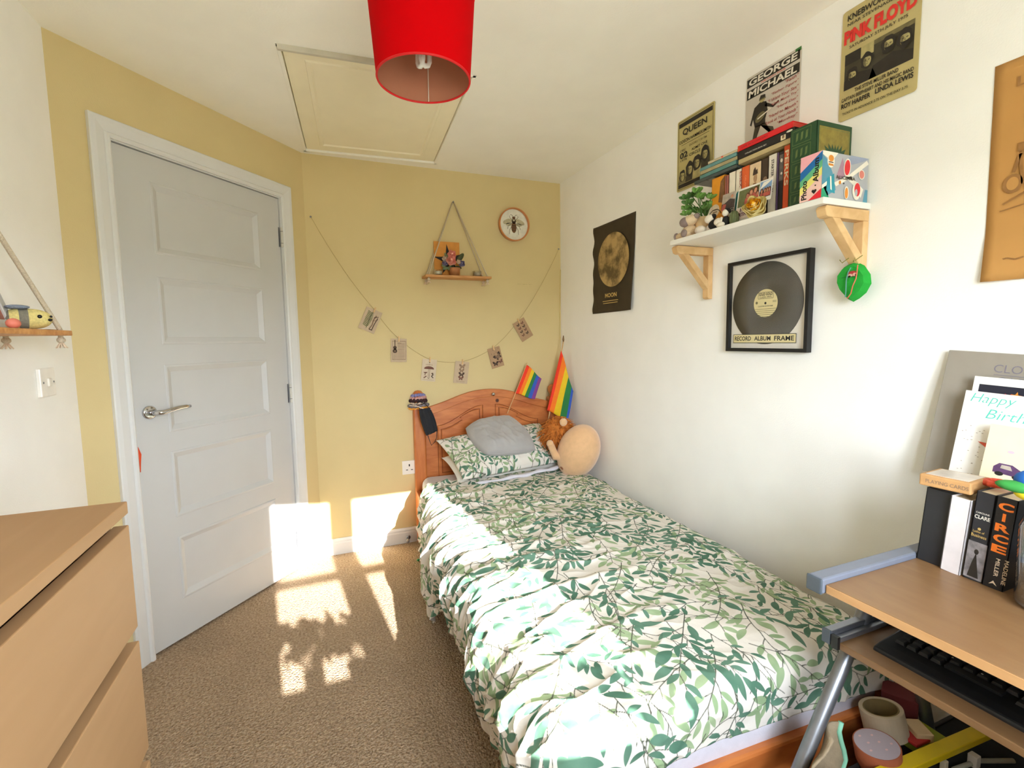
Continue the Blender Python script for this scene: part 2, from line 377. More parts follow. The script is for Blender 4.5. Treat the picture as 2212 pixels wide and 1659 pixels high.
# door casing (mitred profile) and lining
cas = MB()
prof = [(0, 0), (0, .012), (.006, .016), (.014, .016), (.019, .010), (.024, .012), (.05, .018), (.064, .018), (.068, .014), (.068, 0)]
so, s1_, zt = S0-.002, S1+.002, DZ+.004
loops = [[(so-d, -.0), (so-d, zt+d), (s1_+d, zt+d), (s1_+d, -.0)] for d, h in prof]
V = [(p[0], p[1], prof[i][1]+.0005) for i, L in enumerate(loops) for p in L]
F = [(i*4+k, i*4+k+1, (i+1)*4+k+1, (i+1)*4+k) for i in range(len(prof)-1) for k in range(3)]
cas.add(V, F, M_gloss, TD)
for a, b in (((S0-.012, 0, -.1), (S0-.001, DZ+.01, .001)), ((S1+.001, 0, -.1), (S1+.012, DZ+.01, .001)), ((S0-.012, DZ, -.1), (S1+.012, DZ+.012, .001)),
             ((S0-.012, 0, -.1), (S0+.02, DZ, -.055)), ((S1-.02, 0, -.1), (S1+.012, DZ, -.055)), ((S0, DZ-.02, -.1), (S1, DZ+.01, -.055))):
    cas.box(a, b, M_gloss, TD)
struct(cas.build('trim_1'))

# door slab with five recessed panels
dr = MB(); X0, X1, Z0, Z1, FZ = S0+.004, S1-.005, .010, DZ-.004, -.006
pz = [(.185, .455), (.575-.02, .80), (.905, 1.15), (1.255, 1.505), (1.605, 1.865)]
def dpx(px, py):
    d = ray(px, py); q = DB+DN*FZ; t = (q-CAM).dot(DN)/d.dot(DN); p_ = CAM+d*t; return (p_-DB).dot(DU), p_.z
LS, RS = .835, .283
pan = [((320, 391), (333, 548)), ((337, 597), (350, 744)), ((354, 788), (366, 934)), ((370, 975), (383, 1117)), ((387, 1159), (401, 1290))]
pz = sorted([(dpx(*b)[1], dpx(*a)[1]) for a, b in pan]); LS = sum(dpx(*a)[0] for a, b in pan)/5
RS = X0+X1-LS
V2, F2 = [], []
def q(x0, z0, x1, z1, h=FZ): dr.add([(x0, z0, h), (x1, z0, h), (x1, z1, h), (x0, z1, h)], [(0, 1, 2, 3)], M_door, TD)
q(X0, Z0, RS, Z1); q(LS, Z0, X1, Z1)
zs = [Z0]+[v for p_ in pz for v in p_]+[Z1]
for i in range(0, len(zs), 2): q(RS, zs[i], LS, zs[i+1])
for z0, z1 in pz:
    L = [(0, 0), (.003, .003), (.009, .0035), (.013, .001), (.030, -.009), (.032, -.009)]
    V = [(x, z, FZ+h) for d, h in L for x, z in ((RS+d, z0+d), (LS-d, z0+d), (LS-d, z1-d), (RS+d, z1-d))]
    F = [(i*4+k, i*4+(k+1) % 4, (i+1)*4+(k+1) % 4, (i+1)*4+k) for i in range(len(L)-1) for k in range(4)]+[(20, 21, 22, 23)]
    dr.add(V, F, M_door, TD)
dr.add([(X0, Z0, FZ), (X1, Z0, FZ), (X1, Z1, FZ), (X0, Z1, FZ), (X0, Z0, -.05), (X1, Z0, -.05), (X1, Z1, -.05), (X0, Z1, -.05)],
       [(0, 4, 5, 1), (1, 5, 6, 2), (2, 6, 7, 3), (3, 7, 4, 0), (7, 6, 5, 4)], M_door, TD)
door = struct(dr.build('door_1'))
hs, hz = dpx(322, 891)
hd = MB()
hd.lathe([(.0, .009), (.020, .009), (.0265, .006), (.0265, 0)], M_chrome, 32, TD @ Matrix.Translation((hs, hz, FZ)))
hd.tube([(hs, hz, FZ), (hs, hz, FZ+.05), (hs-.012, hz, FZ+.058), (hs-.04, hz+.004, FZ+.058), (hs-.08, hz+.010, FZ+.055), (hs-.115, hz+.011, FZ+.05), (hs-.135, hz+.009, FZ+.048)],
        [.010, .010, .010, .0095, .0085, .0075, .006], M_chrome, 12, T=TD)
lab(hd.build('handle', door, smooth=True), 'chrome lever handle on round rose')
for z in (1.80, .985, .18):
    h_ = MB()
    h_.tube([(S0-.001, z-.05, .004), (S0-.001, z+.05, .004)], .0065, P('hinge_paint', (196, 192, 182), .4), 10, T=TD)
    for k in (-.03, .03): h_.tube([(S0-.001, z+k-.001, .004), (S0-.001, z+k+.001, .004)], .0072, M_black, 10, T=TD)
    h_.box((S0+.004, z-.05, FZ), (S0+.012, z+.05, FZ+.0012), M_steel, TD)
    lab(h_.build('hinge', door), 'steel hinge')

# loft hatch in the ceiling
lh = thing('loft_hatch', 'cream panelled loft hatch set in the ceiling above the door', 'hatch', tuple(HM.translation), (0, 0, HPHI))
M_hatch = P('hatch_paint', (242, 234, 206), .6, .02, 8)
a, b = HW/2-.001, HD/2-.001
f_ = MB()
for p0, p1 in (((-a, -b), (-a+.012, b)), ((a-.012, -b), (a, b)), ((-a, -b), (a, -b+.012)), ((-a, b-.012), (a, b))): f_.box((p0[0], p0[1], -.003), (p1[0], p1[1], .1), M_ceil)
f_.box((-a, -b, .085), (a, b, .1), M_ceil); f_.build('frame', lh)  # this box is an unseen lid, added to keep sky light out
f2_ = MB(); f2_.box((-a+.004, -b-.004, -.018), (a-.075, -b+.010, .05), P('grey_strip', (198, 192, 174), .8)); lab(f2_.build('near_strip', lh, bevel=.002), 'grey strip along the near edge')  # grey strip hanging just below the ceiling along the near edge
p_ = MB(); p_.box((-a+.015, -b+.015, .006), (a-.015, b-.015, .05), M_hatch); p_.build('panel', lh, bevel=.004)
p2 = MB(); i_ = .085
L = [(0, .0062), (.004, .000), (.016, .000), (.024, .0058)]
V = [(x, y, h) for d, h in L for x, y in ((-a+i_+d, -b+i_+d), (a-i_-d, -b+i_+d), (a-i_-d, b-i_-d), (-a+i_+d, b-i_-d))]
p2.add(V, [(i*4+k, i*4+(k+1) % 4, (i+1)*4+(k+1) % 4, (i+1)*4+k) for i in range(3) for k in range(4)], M_hatch)
p2.build('moulding', lh)

# light switch, wall socket, door stop
sw = thing('light_switch', 'square white light switch on the left white wall below the hanging shelf', 'switch')
a = xp(70, 797, LX); b = xp(117, 853, LX); yc, zc = -1.056, 1.143
MB().box((LX, yc-.043, zc-.043), (LX+.012, yc+.043, zc+.043), P('switch_white', (238, 234, 226), .3)).build('plate', sw, bevel=.003)
MB().box((LX+.011, yc-.010, zc-.013), (LX+.018, yc+.010, zc+.013), M_plastic).build('rocker', sw, bevel=.003)
for k in (-1, 1):
    mb = MB(); mb.lathe([(0, .0015), (.003, .0012), (.0032, 0)], M_steel, 12, frame((LX+.012, yc+k*.03, zc), (0, 1, 0), (0, 0, 1), (1, 0, 0))); mb.build('screw', sw)
so_ = thing('wall_socket', 'white plug socket on the yellow wall beside the headboard post', 'socket')
xc, zc = -1.063, .475
MB().box((xc-.043, -.009, zc-.043), (xc+.043, 0, zc+.043), M_plastic).build('plate', so_, bevel=.003)
ar = Art(); ar.z = .0006
ar.rect(.039, .05, .047, .064, M_ink).rect(.022, .026, .034, .031, M_ink).rect(.052, .026, .064, .031, M_ink)
ar.build('socket_holes', so_, (xc-.043, -.009, zc-.043), **BWALL)
ds = thing('door_stop', 'small metal spring door stop on the skirting beside the bed', 'door stop')
x_ = -1.085
mb = MB(); mb.tube([(x_, -.016, .035), (x_-.012, -.065, .034)], .006, M_steel, 10); mb.tube([(x_, -.016, .035), (x_, -.020, .035)], .013, M_steel, 12); mb.build('spring', ds, smooth=True)
mb = MB(); mb.tube([(x_-.012, -.065, .034), (x_-.0145, -.08, .0335)], .010, P('grey_rubber', (150, 145, 140)), 12); mb.build('rubber_tip', ds, smooth=True)

# orange tassel squeezed between door and frame
ts = MB(); M_tas = P('orange_red_ribbon', (214, 74, 30), .7, .15, 60)
tz = dpx(304, 980)[1]
for k in range(9):
    x = S1-.001+random.uniform(-.002, .001)
    ts.tube([(x, tz+.03, .003), (x-.002-.004*random.random(), tz, .006), (x-.002, tz-.05-.02*random.random(), .006)], [.002, .0045, .001], M_tas, 6, T=TD)
tag(ts.build('tassel', smooth=True), 'orange red tassel poking out between the door edge and its frame', 'tassel')

# ================================================================== bed
BED = thing('bed', 'orange pine single bed frame with an arched headboard in the corner', 'bed', (-.055, -.02, 0), (0, 0, math.radians(-2.5)))
BM = Matrix.Translation((-.055, -.02, 0)) @ Matrix.Rotation(math.radians(-2.5), 4, 'Z'); BI = BM.inverted()
BW, BLEN = .975, 2.165
xs = np.linspace(-.905, -.07, 40)
hx = [-.905, -.876, -.773, -.669, -.577, -.4875, -.398, -.306, -.202, -.099, -.07]; hz_ = [.838, .845, .872, .912, .934, .939, .934, .912, .872, .845, .838]
top = [(float(x), float(np.interp(x, hx, hz_))) for x in xs]
# smooth the arch
tz_ = np.array([t_[1] for t_ in top]); 
for _ in range(6): tz_[1:-1] = (tz_[:-2]+2*tz_[1:-1]+tz_[2:])/4
top = [(float(x), float(z)) for x, z in zip(xs, tz_)]
THB = frame((0, 0, 0), (1, 0, 0), (0, 0, 1), (0, -1, 0))     # x, z, towards the room
mb = MB(); mb.prism([(-.905, .30)]+top[::1]+[(-.07, .30)][::-1] if False else [(-.07, .30), (-.905, .30)]+top, .026, M_pine, THB @ Matrix.Translation((0, 0, .008)))
hb = mb.build('headboard', BED, bevel=.006)
rail = [(x, z) for x, z in top]+[(x, z-.05) for x, z in reversed(top)]
MB().prism(rail, .008, M_pine, THB @ Matrix.Translation((0, 0, .034))).build('top_rail', hb, bevel=.003)
for sgn in (0, 1):
    pts = [(-.826, .40), (-.53, .40), (-.53, .838)]+[(-.53-.296*t_, .838-.115*(3*t_*t_-2*t_**3)) for t_ in np.linspace(.1, 1, 14)]
    if sgn: pts = [(-.975-x, z) for x, z in pts]
    cx_ = sum(p_[0] for p_ in pts)/len(pts); cz_ = sum(p_[1] for p_ in pts)/len(pts)
    ins = [(x+(.014 if x < cx_ else -.014), z+(.014 if z < .5 else -.014)) for x, z in pts]
    ins2 = [(x+(.022 if x < cx_ else -.022), z+(.022 if z < .5 else -.022)) for x, z in pts]
    mb = MB(); mb.prism(pts, .004, M_pine, THB @ Matrix.Translation((0, 0, .034)), taper=[(x*.5+y_*.5, z*.5+w_*.5) for (x, z), (y_, w_) in zip(pts, ins)])
    mb.prism(ins2, .008, M_pine, THB @ Matrix.Translation((0, 0, .034)), taper=[(x+(.006 if x < cx_ else -.006), z+(.006 if z < .5 else -.006)) for x, z in ins2])
    mb.build('raised_panel', hb)
    mb = MB(); M_groove_shade = P('pine_groove_stain_shade', (132, 68, 30), .6, .1, 40)  # dark tubes: stain and shade of the panel grooves put into the colour
    for pp in (pts, ins2): mb.tube([THB @ Vector((x, z, .0345+(.0045 if pp is ins2 else 0))) for x, z in pp], .0028, M_groove_shade, 6, closed=True, flat=.7)
    mb.build('groove_shade', hb)
mb = MB(); mb.lathe([(0, .022), (.009, .020), (.012, .013), (.007, .007), (.006, 0)], M_chrome, 20, frame((-.462, -.042, .905), (1, 0, 0), (0, 0, 1), (0, -1, 0)))
lab(mb.build('knob', hb, smooth=True), 'small silver knob')
for x in (-.975, -.07):
    mb = MB(); mb.box((x, -.062, 0), (x+.07, .0, .865), M_pinev); mb.build('post', BED, bevel=.008)
    mb = MB(); mb.lathe([(0, .0), (.026, .0), (.022, .014), (.02, .02), (.030, .034), (.034, .052), (.031, .07), (.02, .084), (0, .089)], M_pinev, 24, Matrix.Translation((x+.035, -.031, .863))); mb.build('finial', BED, smooth=True)
for x in (-.975, -.027): MB().box((x, -BLEN, .16), (x+.027, -.06, .33), M_pine).build('side_rail', BED, bevel=.005)
MB().box((-.975, -BLEN-.03, .12), (0, -BLEN, .28), M_pine).build('footboard', BED, bevel=.008)
for x in (-.968, -.06): MB().box((x, -BLEN-.028, 0), (x+.065, -BLEN+.035, .285), M_pinev).build('post', BED, bevel=.006)
MB().box((-.985, -1.42, 0), (-.925, -1.35, .17), M_black).build('leg', BED, bevel=.004)

mt_ = MB(); mt_.box((-.945, -2.175, .225), (-.03, -.075, .425), M_mattw)
mo = mt_.build('mattress', bevel=.05, seg=5); mo.matrix_world = BM
tag(mo, 'white mattress on the pine bed frame under the leafy duvet', 'mattress')
for pgn in mo.data.polygons: pgn.use_smooth = True

# ---- numpy noise
def vnoise(x, y, seed=0):
    r = np.random.default_rng(seed); tab = r.random((64, 64))
    xi = np.floor(x).astype(int); yi = np.floor(y).astype(int); fx = x-xi; fy = y-yi
    fx = fx*fx*(3-2*fx); fy = fy*fy*(3-2*fy)
    g = lambda i, j: tab[i % 64, j % 64]
    return (g(xi, yi)*(1-fx)+g(xi+1, yi)*fx)*(1-fy)+(g(xi, yi+1)*(1-fx)+g(xi+1, yi+1)*fx)*fy*1.0
def fbm(x, y, seed=0, o=3):
    s_ = 0; a_ = .5
    for k in range(o): s_ = s_+a_*(vnoise(x*2**k, y*2**k, seed+k)*2-1); a_ *= .5
    return s_

def leaf_fields(S, Vv, x0, x1, y0, y1, seed, dens, gs=1.0):
    """signed distances to a scattered print of leafy sprigs; S, Vv = cloth coordinates of every vertex in metres"""
    r = np.random.default_rng(seed)
    fa = np.full(S.shape, .02); fb = np.full(S.shape, .02); fs = np.full(S.shape, .02)
    su = S[:, 0]; sv = Vv[0, :]
    def win(cx, cy, rad):
        i0, i1 = np.searchsorted(su, [cx-rad, cx+rad]); j0, j1 = np.searchsorted(sv, [cy-rad, cy+rad]); return slice(i0, i1), slice(j0, j1)
    def leaf(f, x, y, ang, L, W):
        cx, cy = x+math.cos(ang)*L/2, y+math.sin(ang)*L/2; w_ = win(cx, cy, L*.62)
        X = S[w_]-x; Y = Vv[w_]-y
        if X.size == 0: return
        a_ = (X*math.cos(ang)+Y*math.sin(ang))/L; b_ = -X*math.sin(ang)+Y*math.cos(ang)
        b_ = b_-.06*L*np.sin(a_*3)*np.sign(W)
        t_ = np.clip(a_, 0, 1); wd = abs(W)*2.02*t_**.75*(1-t_)**.95*1.2
        d = np.where((a_ > 0) & (a_ < 1), np.abs(b_)-wd, np.hypot(np.maximum(np.maximum(-a_, a_-1), 0)*L, b_))
        f[w_] = np.minimum(f[w_], d)
    def stem(x, y, x2, y2, wd):
        L = math.hypot(x2-x, y2-y)+1e-9; w_ = win((x+x2)/2, (y+y2)/2, L/2+.01)
        X = S[w_]-x; Y = Vv[w_]-y
        if X.size == 0: return
        t_ = np.clip((X*(x2-x)+Y*(y2-y))/L**2, 0, 1); d = np.hypot(X-t_*(x2-x), Y-t_*(y2-y))-wd
        fs[w_] = np.minimum(fs[w_], d)
    cell = .012; occ = {}
    def free(x, y, rad):
        i, j = int(x//cell), int(y//cell); k = int(rad//cell)+1
        return not any((i+a_, j+b_) in occ and any((x-p[0])**2+(y-p[1])**2 < rad*rad for p in occ[(i+a_, j+b_)]) for a_ in range(-k, k+1) for b_ in range(-k, k+1))
    def put(f, x, y, aa, L, W):
        cx, cy = x+math.cos(aa)*L*.5, y+math.sin(aa)*L*.5
        if not free(cx, cy, .0190*gs): return False
        occ.setdefault((int(cx//cell), int(cy//cell)), []).append((cx, cy)); leaf(f, x, y, aa, L, W); return True
    n = int((x1-x0)*(y1-y0)*dens); pts = []; tries = 0
    while len(pts) < n and tries < n*60:
        tries += 1; p = (r.uniform(x0, x1), r.uniform(y0, y1)); md = .75/math.sqrt(dens)
        if all((p[0]-a_)**2+(p[1]-b_)**2 > md*md for a_, b_ in pts): pts.append(p)
    for k, (x, y) in enumerate(pts):
        f = fa if r.random() < .62 else fb
        ang = math.pi/2+r.normal(0, .8); cur = r.normal(0, 2.2); sc = gs*r.uniform(.85, 1.2); step = .030*sc
        x -= math.cos(ang)*.10*gs; y -= math.sin(ang)*.10*gs
        for i in range(8):
            for q in range(3):
                ang += cur*step/3; nx, ny = x+math.cos(ang)*step/3, y+math.sin(ang)*step/3; stem(x, y, nx, ny, .0016-.00006*i); x, y = nx, ny
            sd_ = 1 if i % 2 else -1
            aa = ang+sd_*r.uniform(.55, 1.0); bl = sc*r.uniform(.016, .04); bx, by = x, y; got = False
            for q in range(3):
                aa -= sd_*.07; ex, ey = bx+math.cos(aa)*bl/3, by+math.sin(aa)*bl/3; stem(bx, by, ex, ey, .0013)
                if q == 1 and bl > .024*sc: put(f, ex, ey, aa+sd_*r.uniform(.6, .9), .036*sc, sd_*.036*sc*.23)
                bx, by = ex, ey
            L = sc*r.uniform(.040, .062); put(f, bx, by, aa, L, sd_*L*r.uniform(.20, .25))
            if r.random() < .5: L = sc*r.uniform(.030, .045); put(f, x, y, ang-sd_*r.uniform(.5, .9), L, -sd_*L*.23)
        put(f, x, y, ang, .055*sc, .055*sc*.22)
    return fa, fb, fs
def set_attrs(me, **kw):
    for k, v in kw.items():
        a_ = me.attributes.new(k, 'FLOAT', 'POINT'); a_.data.foreach_set('value', np.ascontiguousarray(v, dtype=np.float32).ravel())
def grid_mesh(name, A, mt, parent=None):
    nu, nv = A.shape[:2]; me = bpy.data.meshes.new(name)
    idx = np.arange(nu*nv).reshape(nu, nv)
    q_ = np.stack([idx[:-1, :-1], idx[:-1, 1:], idx[1:, 1:], idx[1:, :-1]], -1).reshape(-1, 4)
    me.vertices.add(nu*nv); me.vertices.foreach_set('co', A.astype(np.float32).ravel())
    me.loops.add(q_.size); me.loops.foreach_set('vertex_index', q_.ravel().astype(np.int32))
    me.polygons.add(len(q_)); me.polygons.foreach_set('loop_start', np.arange(0, q_.size, 4, dtype=np.int32))
    me.polygons.foreach_set('use_smooth', np.ones(len(q_), dtype=bool))
    me.update(calc_edges=True); me.validate(); me.materials.append(mt)
    o = bpy.data.objects.new(name, me); COL.objects.link(o)
    if parent: o.parent = parent
    return o

# ---- duvet: cloth coordinates s (from the wall edge across and down the left side) and v (head to foot)
def duvet():
    ds_ = .0024
    prof = [(.035, .345), (.03, .40), (.0, .438), (-.05, .452), (-.30, .466), (-.60, .468), (-.86, .458), (-.945, .446), (-.978, .420), (-.993, .375), (-.999, .32), (-1.002, .26), (-1.004, .20), (-1.006, .10)]
    pr_ = np.array(prof); L = np.concatenate([[0], np.cumsum(np.hypot(*np.diff(pr_, axis=0).T))])
    # smooth resample
    ss = np.arange(0, L[-1], ds_); px = np.interp(ss, L, pr_[:, 0]); pz_ = np.interp(ss, L, pr_[:, 1])
    for _ in range(60):
        px[1:-1] = (px[:-2]+2*px[1:-1]+px[2:])/4; pz_[1:-1] = (pz_[:-2]+2*pz_[1:-1]+pz_[2:])/4
    vv = np.arange(0, 1.935, ds_); y0 = -.36
    S, Vv = np.meshgrid(ss, vv, indexing='ij')
    X = np.repeat(px[:, None], len(vv), 1); Z = np.repeat(pz_[:, None], len(vv), 1)
    yl = y0-Vv
    # foot end rolls over the mattress edge
    edge = -2.135+.018*np.sin(S*5)
    over = np.clip(-(yl-edge), 0, None)
    R_ = .06; ang = np.clip(over/R_, 0, math.pi/2)
    Y = np.where(over > 0, edge-R_*np.sin(ang), yl); Z = Z-np.where(over > 0, R_*(1-np.cos(ang))+np.clip(over-R_*math.pi/2, 0, None)*1.0, 0)
    side = np.clip((S-1.02)/.42, 0, 1)                # 0 on the top, 1 at the hem of the left side
    wallside = np.clip((.10-S)/.1, 0, 1)
    # hem: how far the left side falls
    hem = np.interp(yl[0], [-2.3, -1.9, -1.55, -1.25, -1.12, -1.02, -.88, -.72, -.36], [.11, .13, .18, .19, .15, .035, .03, .10, .14])
    Zd = Z.copy(); k_ = side[:, :1]*0+side
    Z = np.where(side > 0, Z-(.10-hem[None, :])*-0.0-(.10-hem[None, :])*k_**1.5, Z)
    # left side leans out, more in the middle of the bed
    X = X-np.interp(yl, [-2.3, -1.65, -1.2, -.8, -.36], [.045, .050, .040, .020, -.004])*np.sin(math.pi*np.clip(side*1.25, 0, 1))
    X = X-np.interp(yl, [-2.3, -1.3, -1.12, -.95, -.8, -.6, -.36], [.004, .004, .022, .045, .03, .004, -.012])*np.clip(side*1.6, 0, 1)
    # wrinkles
    w1 = fbm(S*3.5+1.7, Vv*3.5, 3, 3)
    wx = S+.10*fbm(S*4, Vv*4, 11, 2); wy = Vv+.10*fbm(S*4+9, Vv*4, 12, 2)
    rid = (1-np.abs(fbm(wx*3.2+.9*wy, wy*7.0-wx*1.5, 21, 3))*2.2); rid = np.clip(rid, 0, 1)**4
    rid2 = (1-np.abs(fbm(wx*8-wy*2, wy*12+wx*5, 31, 2))*2.4); rid2 = np.clip(rid2, 0, 1)**3
    leftness = np.clip((S-.55)/.45, 0, 1)
    D = .012*w1+.010*rid*(.6+leftness)+.005*rid2*(.45+1.2*leftness)
    fine = fbm(S*22+3*wy, Vv*30, 41, 2); D += .0024*fine*(.5+leftness)
    # long soft cross folds
    for yc_, a_, wd, tilt in ((1.06, .011, .016, .10), (1.27, .010, .014, .16), (.72, .007, .018, -.06), (.46, .006, .02, .05), (1.52, .010, .02, .2), (.93, .007, .012, .22)):
        dd = Vv-yc_-tilt*(S-.6)-.02*np.sin(S*9+yc_*7); D += a_*np.exp(-(dd/wd)**2)*np.clip((S-.25)*2.5, 0, 1)*np.exp(-((S-.95)/.5)**2)
    # side folds run down the drop, fanning from the edge
    ph = Vv*46+2.4*fbm(S*2, Vv*5, 51, 2)+S*5*np.sin(Vv*3)
    fold = np.sin(ph)*.6+.4*np.sin(ph*.53+1.3)
    fold = fold+.22*np.sin(Vv*118+3*fbm(S*3, Vv*6, 55, 2)+S*9); famp = np.clip((S-.84)/.3, 0, 1)*(.007+.011*side)
    tot = D+fold*famp
    # normals of the base sheet
    P0 = np.stack([X, Y, Z], -1); du_ = np.gradient(P0, axis=0); dv_ = np.gradient(P0, axis=1)
    N = np.cross(dv_, du_); N /= np.linalg.norm(N, axis=-1, keepdims=True)+1e-9
    if N[len(ss)//3, 10, 2] < 0: N = -N
    A = P0+N*tot[..., None]
    A[..., 2] = np.maximum(A[..., 2], .006)
    fa, fb, fs = leaf_fields(S, Vv, -.05, L[-1]+.05, -.12, 2.05, 5, 78, 1.08)
    o = grid_mesh('duvet', A, M_leaf); set_attrs(o.data, leaf_a=fa, leaf_b=fb, stem=fs)
    q_ = o.modifiers.new('thick', 'SOLIDIFY'); q_.thickness = .007; q_.offset = 1
    o.matrix_world = BM
    tag(o, 'white duvet printed with green leafy sprigs spread over the bed', 'duvet')
    return o
duvet()

def pillow(name, C4, th, mt, n=60, pat=None, ears=.12, parent=None, seed=1, sag=0, rnd=0):
    """C4: front-left, front-right, back-right, back-left mid-surface corners"""
    fl, fr_, br, bl = [np.array(c_) for c_ in C4]
    W = np.linalg.norm(fr_-fl); D = np.linalg.norm(bl-fl); nu = n; nv = max(12, int(n*D/W))
    u, v = np.meshgrid(np.linspace(-1, 1, nu), np.linspace(-1, 1, nv), indexing='ij')
    k = 1-ears*(1-u**2)*0
    uu = u*(1-ears*.5*(1-v**2)*0)+0; vv_ = v
    # edges pull in between the corners
    uu = u*(1-.05*(1-np.abs(v)**3)); vv_ = v*(1-.06*(1-np.abs(u)**3))
    uu = uu*(1-rnd*v**2); vv_ = vv_*(1-rnd*u**2)
    a_ = (uu+1)/2; b_ = (vv_+1)/2
    mid = (fl*(1-a_)[..., None]+fr_*a_[..., None])*(1-b_)[..., None]+(bl*(1-a_)[..., None]+br*a_[..., None])*b_[..., None]
    nrm = np.cross(fr_-fl, bl-fl); nrm /= np.linalg.norm(nrm)
    puff = np.clip((1-u**4)*(1-v**4), 0, 1)**.55
    nz = fbm(u*3+seed, v*3, seed+60, 3)
    rp = np.clip(1-np.abs(fbm(u*4+seed, v*3+u*2, seed+70, 2))*2.5, 0, 1)**3
    up_ = mid+nrm*(th*.5*puff*(1+.15*nz)+.006*rp*puff-sag*(u**2))[..., None]; dn = mid-nrm*(th*.5*puff+sag*(u**2))[..., None]
    top_ = grid_mesh(name, up_, mt, parent)
    if pat is not None:
        S = (u+1)/2*W; Vv = (v+1)/2*D
        fa, fb, fs = leaf_fields(S, Vv, -.05, W+.05, -.12, D+.06, pat, 96, .85)
        me = top_.data; nvt = nu*nv
    # close underneath in the same mesh
    allv = np.concatenate([up_.reshape(-1, 3), dn.reshape(-1, 3)]); me = top_.data
    idx = np.arange(nu*nv).reshape(nu, nv); q1 = np.stack([idx[:-1, :-1], idx[1:, :-1], idx[1:, 1:], idx[:-1, 1:]], -1).reshape(-1, 4)
    F = np.concatenate([q1, q1[:, ::-1]+nu*nv]); ring = list(idx[:, 0])+list(idx[-1, 1:])+list(idx[-2::-1, -1])+list(idx[0, -2:0:-1])
    F = F.tolist()+[[ring[i], ring[(i+1) % len(ring)], ring[(i+1) % len(ring)]+nu*nv, ring[i]+nu*nv] for i in range(len(ring))]
    me2 = bpy.data.meshes.new(name); me2.from_pydata(allv.tolist(), [], F); me2.materials.append(mt)
    me2.polygons.foreach_set('use_smooth', [True]*len(F)); me2.update()
    if pat is not None: set_attrs(me2, leaf_a=np.tile(fa.ravel(), 2), leaf_b=np.tile(fb.ravel(), 2), stem=np.tile(fs.ravel(), 2))
    top_.data = me2; bpy.data.meshes.remove(me)
    return top_
M_pillow_w = P('white_pillow_cloth', (228, 222, 212), .9, .04, 12, .2, 200)
pl2 = pillow('pillow', [(-.865, -.40, .462), (-.17, -.34, .47), (-.20, -.10, .56), (-.89, -.13, .545)], .10, M_pillow_w, 60, seed=3)
tag(pl2, 'white pillow lying flat beneath the leafy pillow', 'pillow')
pl1 = pillow('pillow', [(-.850, -.462, .492), (-.150, -.40, .515), (-.215, -.105, .70), (-.920, -.135, .655)], .12, M_leaf, 290, pat=9, seed=5)
tag(pl1, 'leaf print pillow leaning on the headboard under the grey cushion', 'pillow')
fl_ = MB(); pth = []
for t_ in np.linspace(0, 1, 26):
    pth.append((-.78+.63*t_, -.475+.055*t_-.02*math.sin(3.1*t_), .462+.035*t_+.004*math.sin(t_*23)))
fl_.tube(pth, [.016+.003*math.sin(k*1.7) for k in range(26)], M_mattw, 10, flat=.6)
lab(fl_.build('white_flap', pl1, smooth=True), 'white flap along the front edge')
M_gcush = P('grey_velour', (164, 161, 158), .85, .04, 14, .15, 300, sheen=.3)
cu_ = pillow('cushion', [(-.715, -.440, .612), (-.350, -.440, .600), (-.405, -.135, .775), (-.785, -.165, .745)], .135, M_gcush, 60, seed=8, sag=.015, rnd=.17)
tag(cu_, 'plain grey cushion lying on top of the leafy pillow', 'cushion')

# ---- plush lion seen from behind
lion = thing('plush_lion', 'round beige plush lion with a shaggy orange mane sitting beside the pillows', 'soft toy')
M_plush = P('beige_plush', (222, 178, 132), .95, .05, 40, .5, 350, sheen=.5)
M_mane = P('orange_mane', (190, 112, 40), .95, .2, 60)
lc = Vector((-.150, -.50, .590))
RL = Matrix.Rotation(math.radians(-22), 3, Vector((CAM-lc).normalized()))
mb = MB(); mb.ell(lc, (.125, .115, .165), M_plush, 40, RL @ Matrix.Rotation(math.radians(0), 3, 'Z')); mb.build('body', lion, smooth=True)
hc = Vector((-.215, -.36, .68))
mb = MB(); mb.ell(hc, (.085, .07, .09), M_mane, 20); 
for k in range(420):
    d = Vector((random.gauss(0, 1), random.gauss(0, 1), random.gauss(0, 1))).normalized()
    p0 = hc+Vector((d.x*.075, d.y*.06, d.z*.08)); p1 = p0+d*.03+Vector((0, 0, -.006)); p2_ = p0+d*.05+Vector((random.uniform(-.02, .02), random.uniform(-.02, .01), -.028))
    if p2_.x > -.01: continue
    mb.tube([p0, p1, p2_], [.004, .003, .0008], M_mane, 4, cap=False)
lab(mb.build('mane', lion), 'shaggy orange mane')
mb = MB(); e_ = yp(1217, 912, -.47); mb.ell(e_, (.024, .018, .024), M_plush, 16); mb.build('ear', lion, smooth=True)
mb = MB(); a0 = yp(1200, 985, -.47); a1 = yp(1188, 958, -.46); mb.tube([lc+Vector((-.06, -.02, -.03)), a0, a1], [.03, .026, .02], M_plush, 12); mb.ell(a1, (.021, .021, .021), M_plush, 12); mb.build('arm', lion, smooth=True)
mb = MB(); p0 = yp(1222, 1008, -.5); mb.ell(p0, (.035, .03, .022), P('brown_plush', (150, 96, 66), .95), 14); lab(mb.build('paw', lion, smooth=True), 'brown paw')

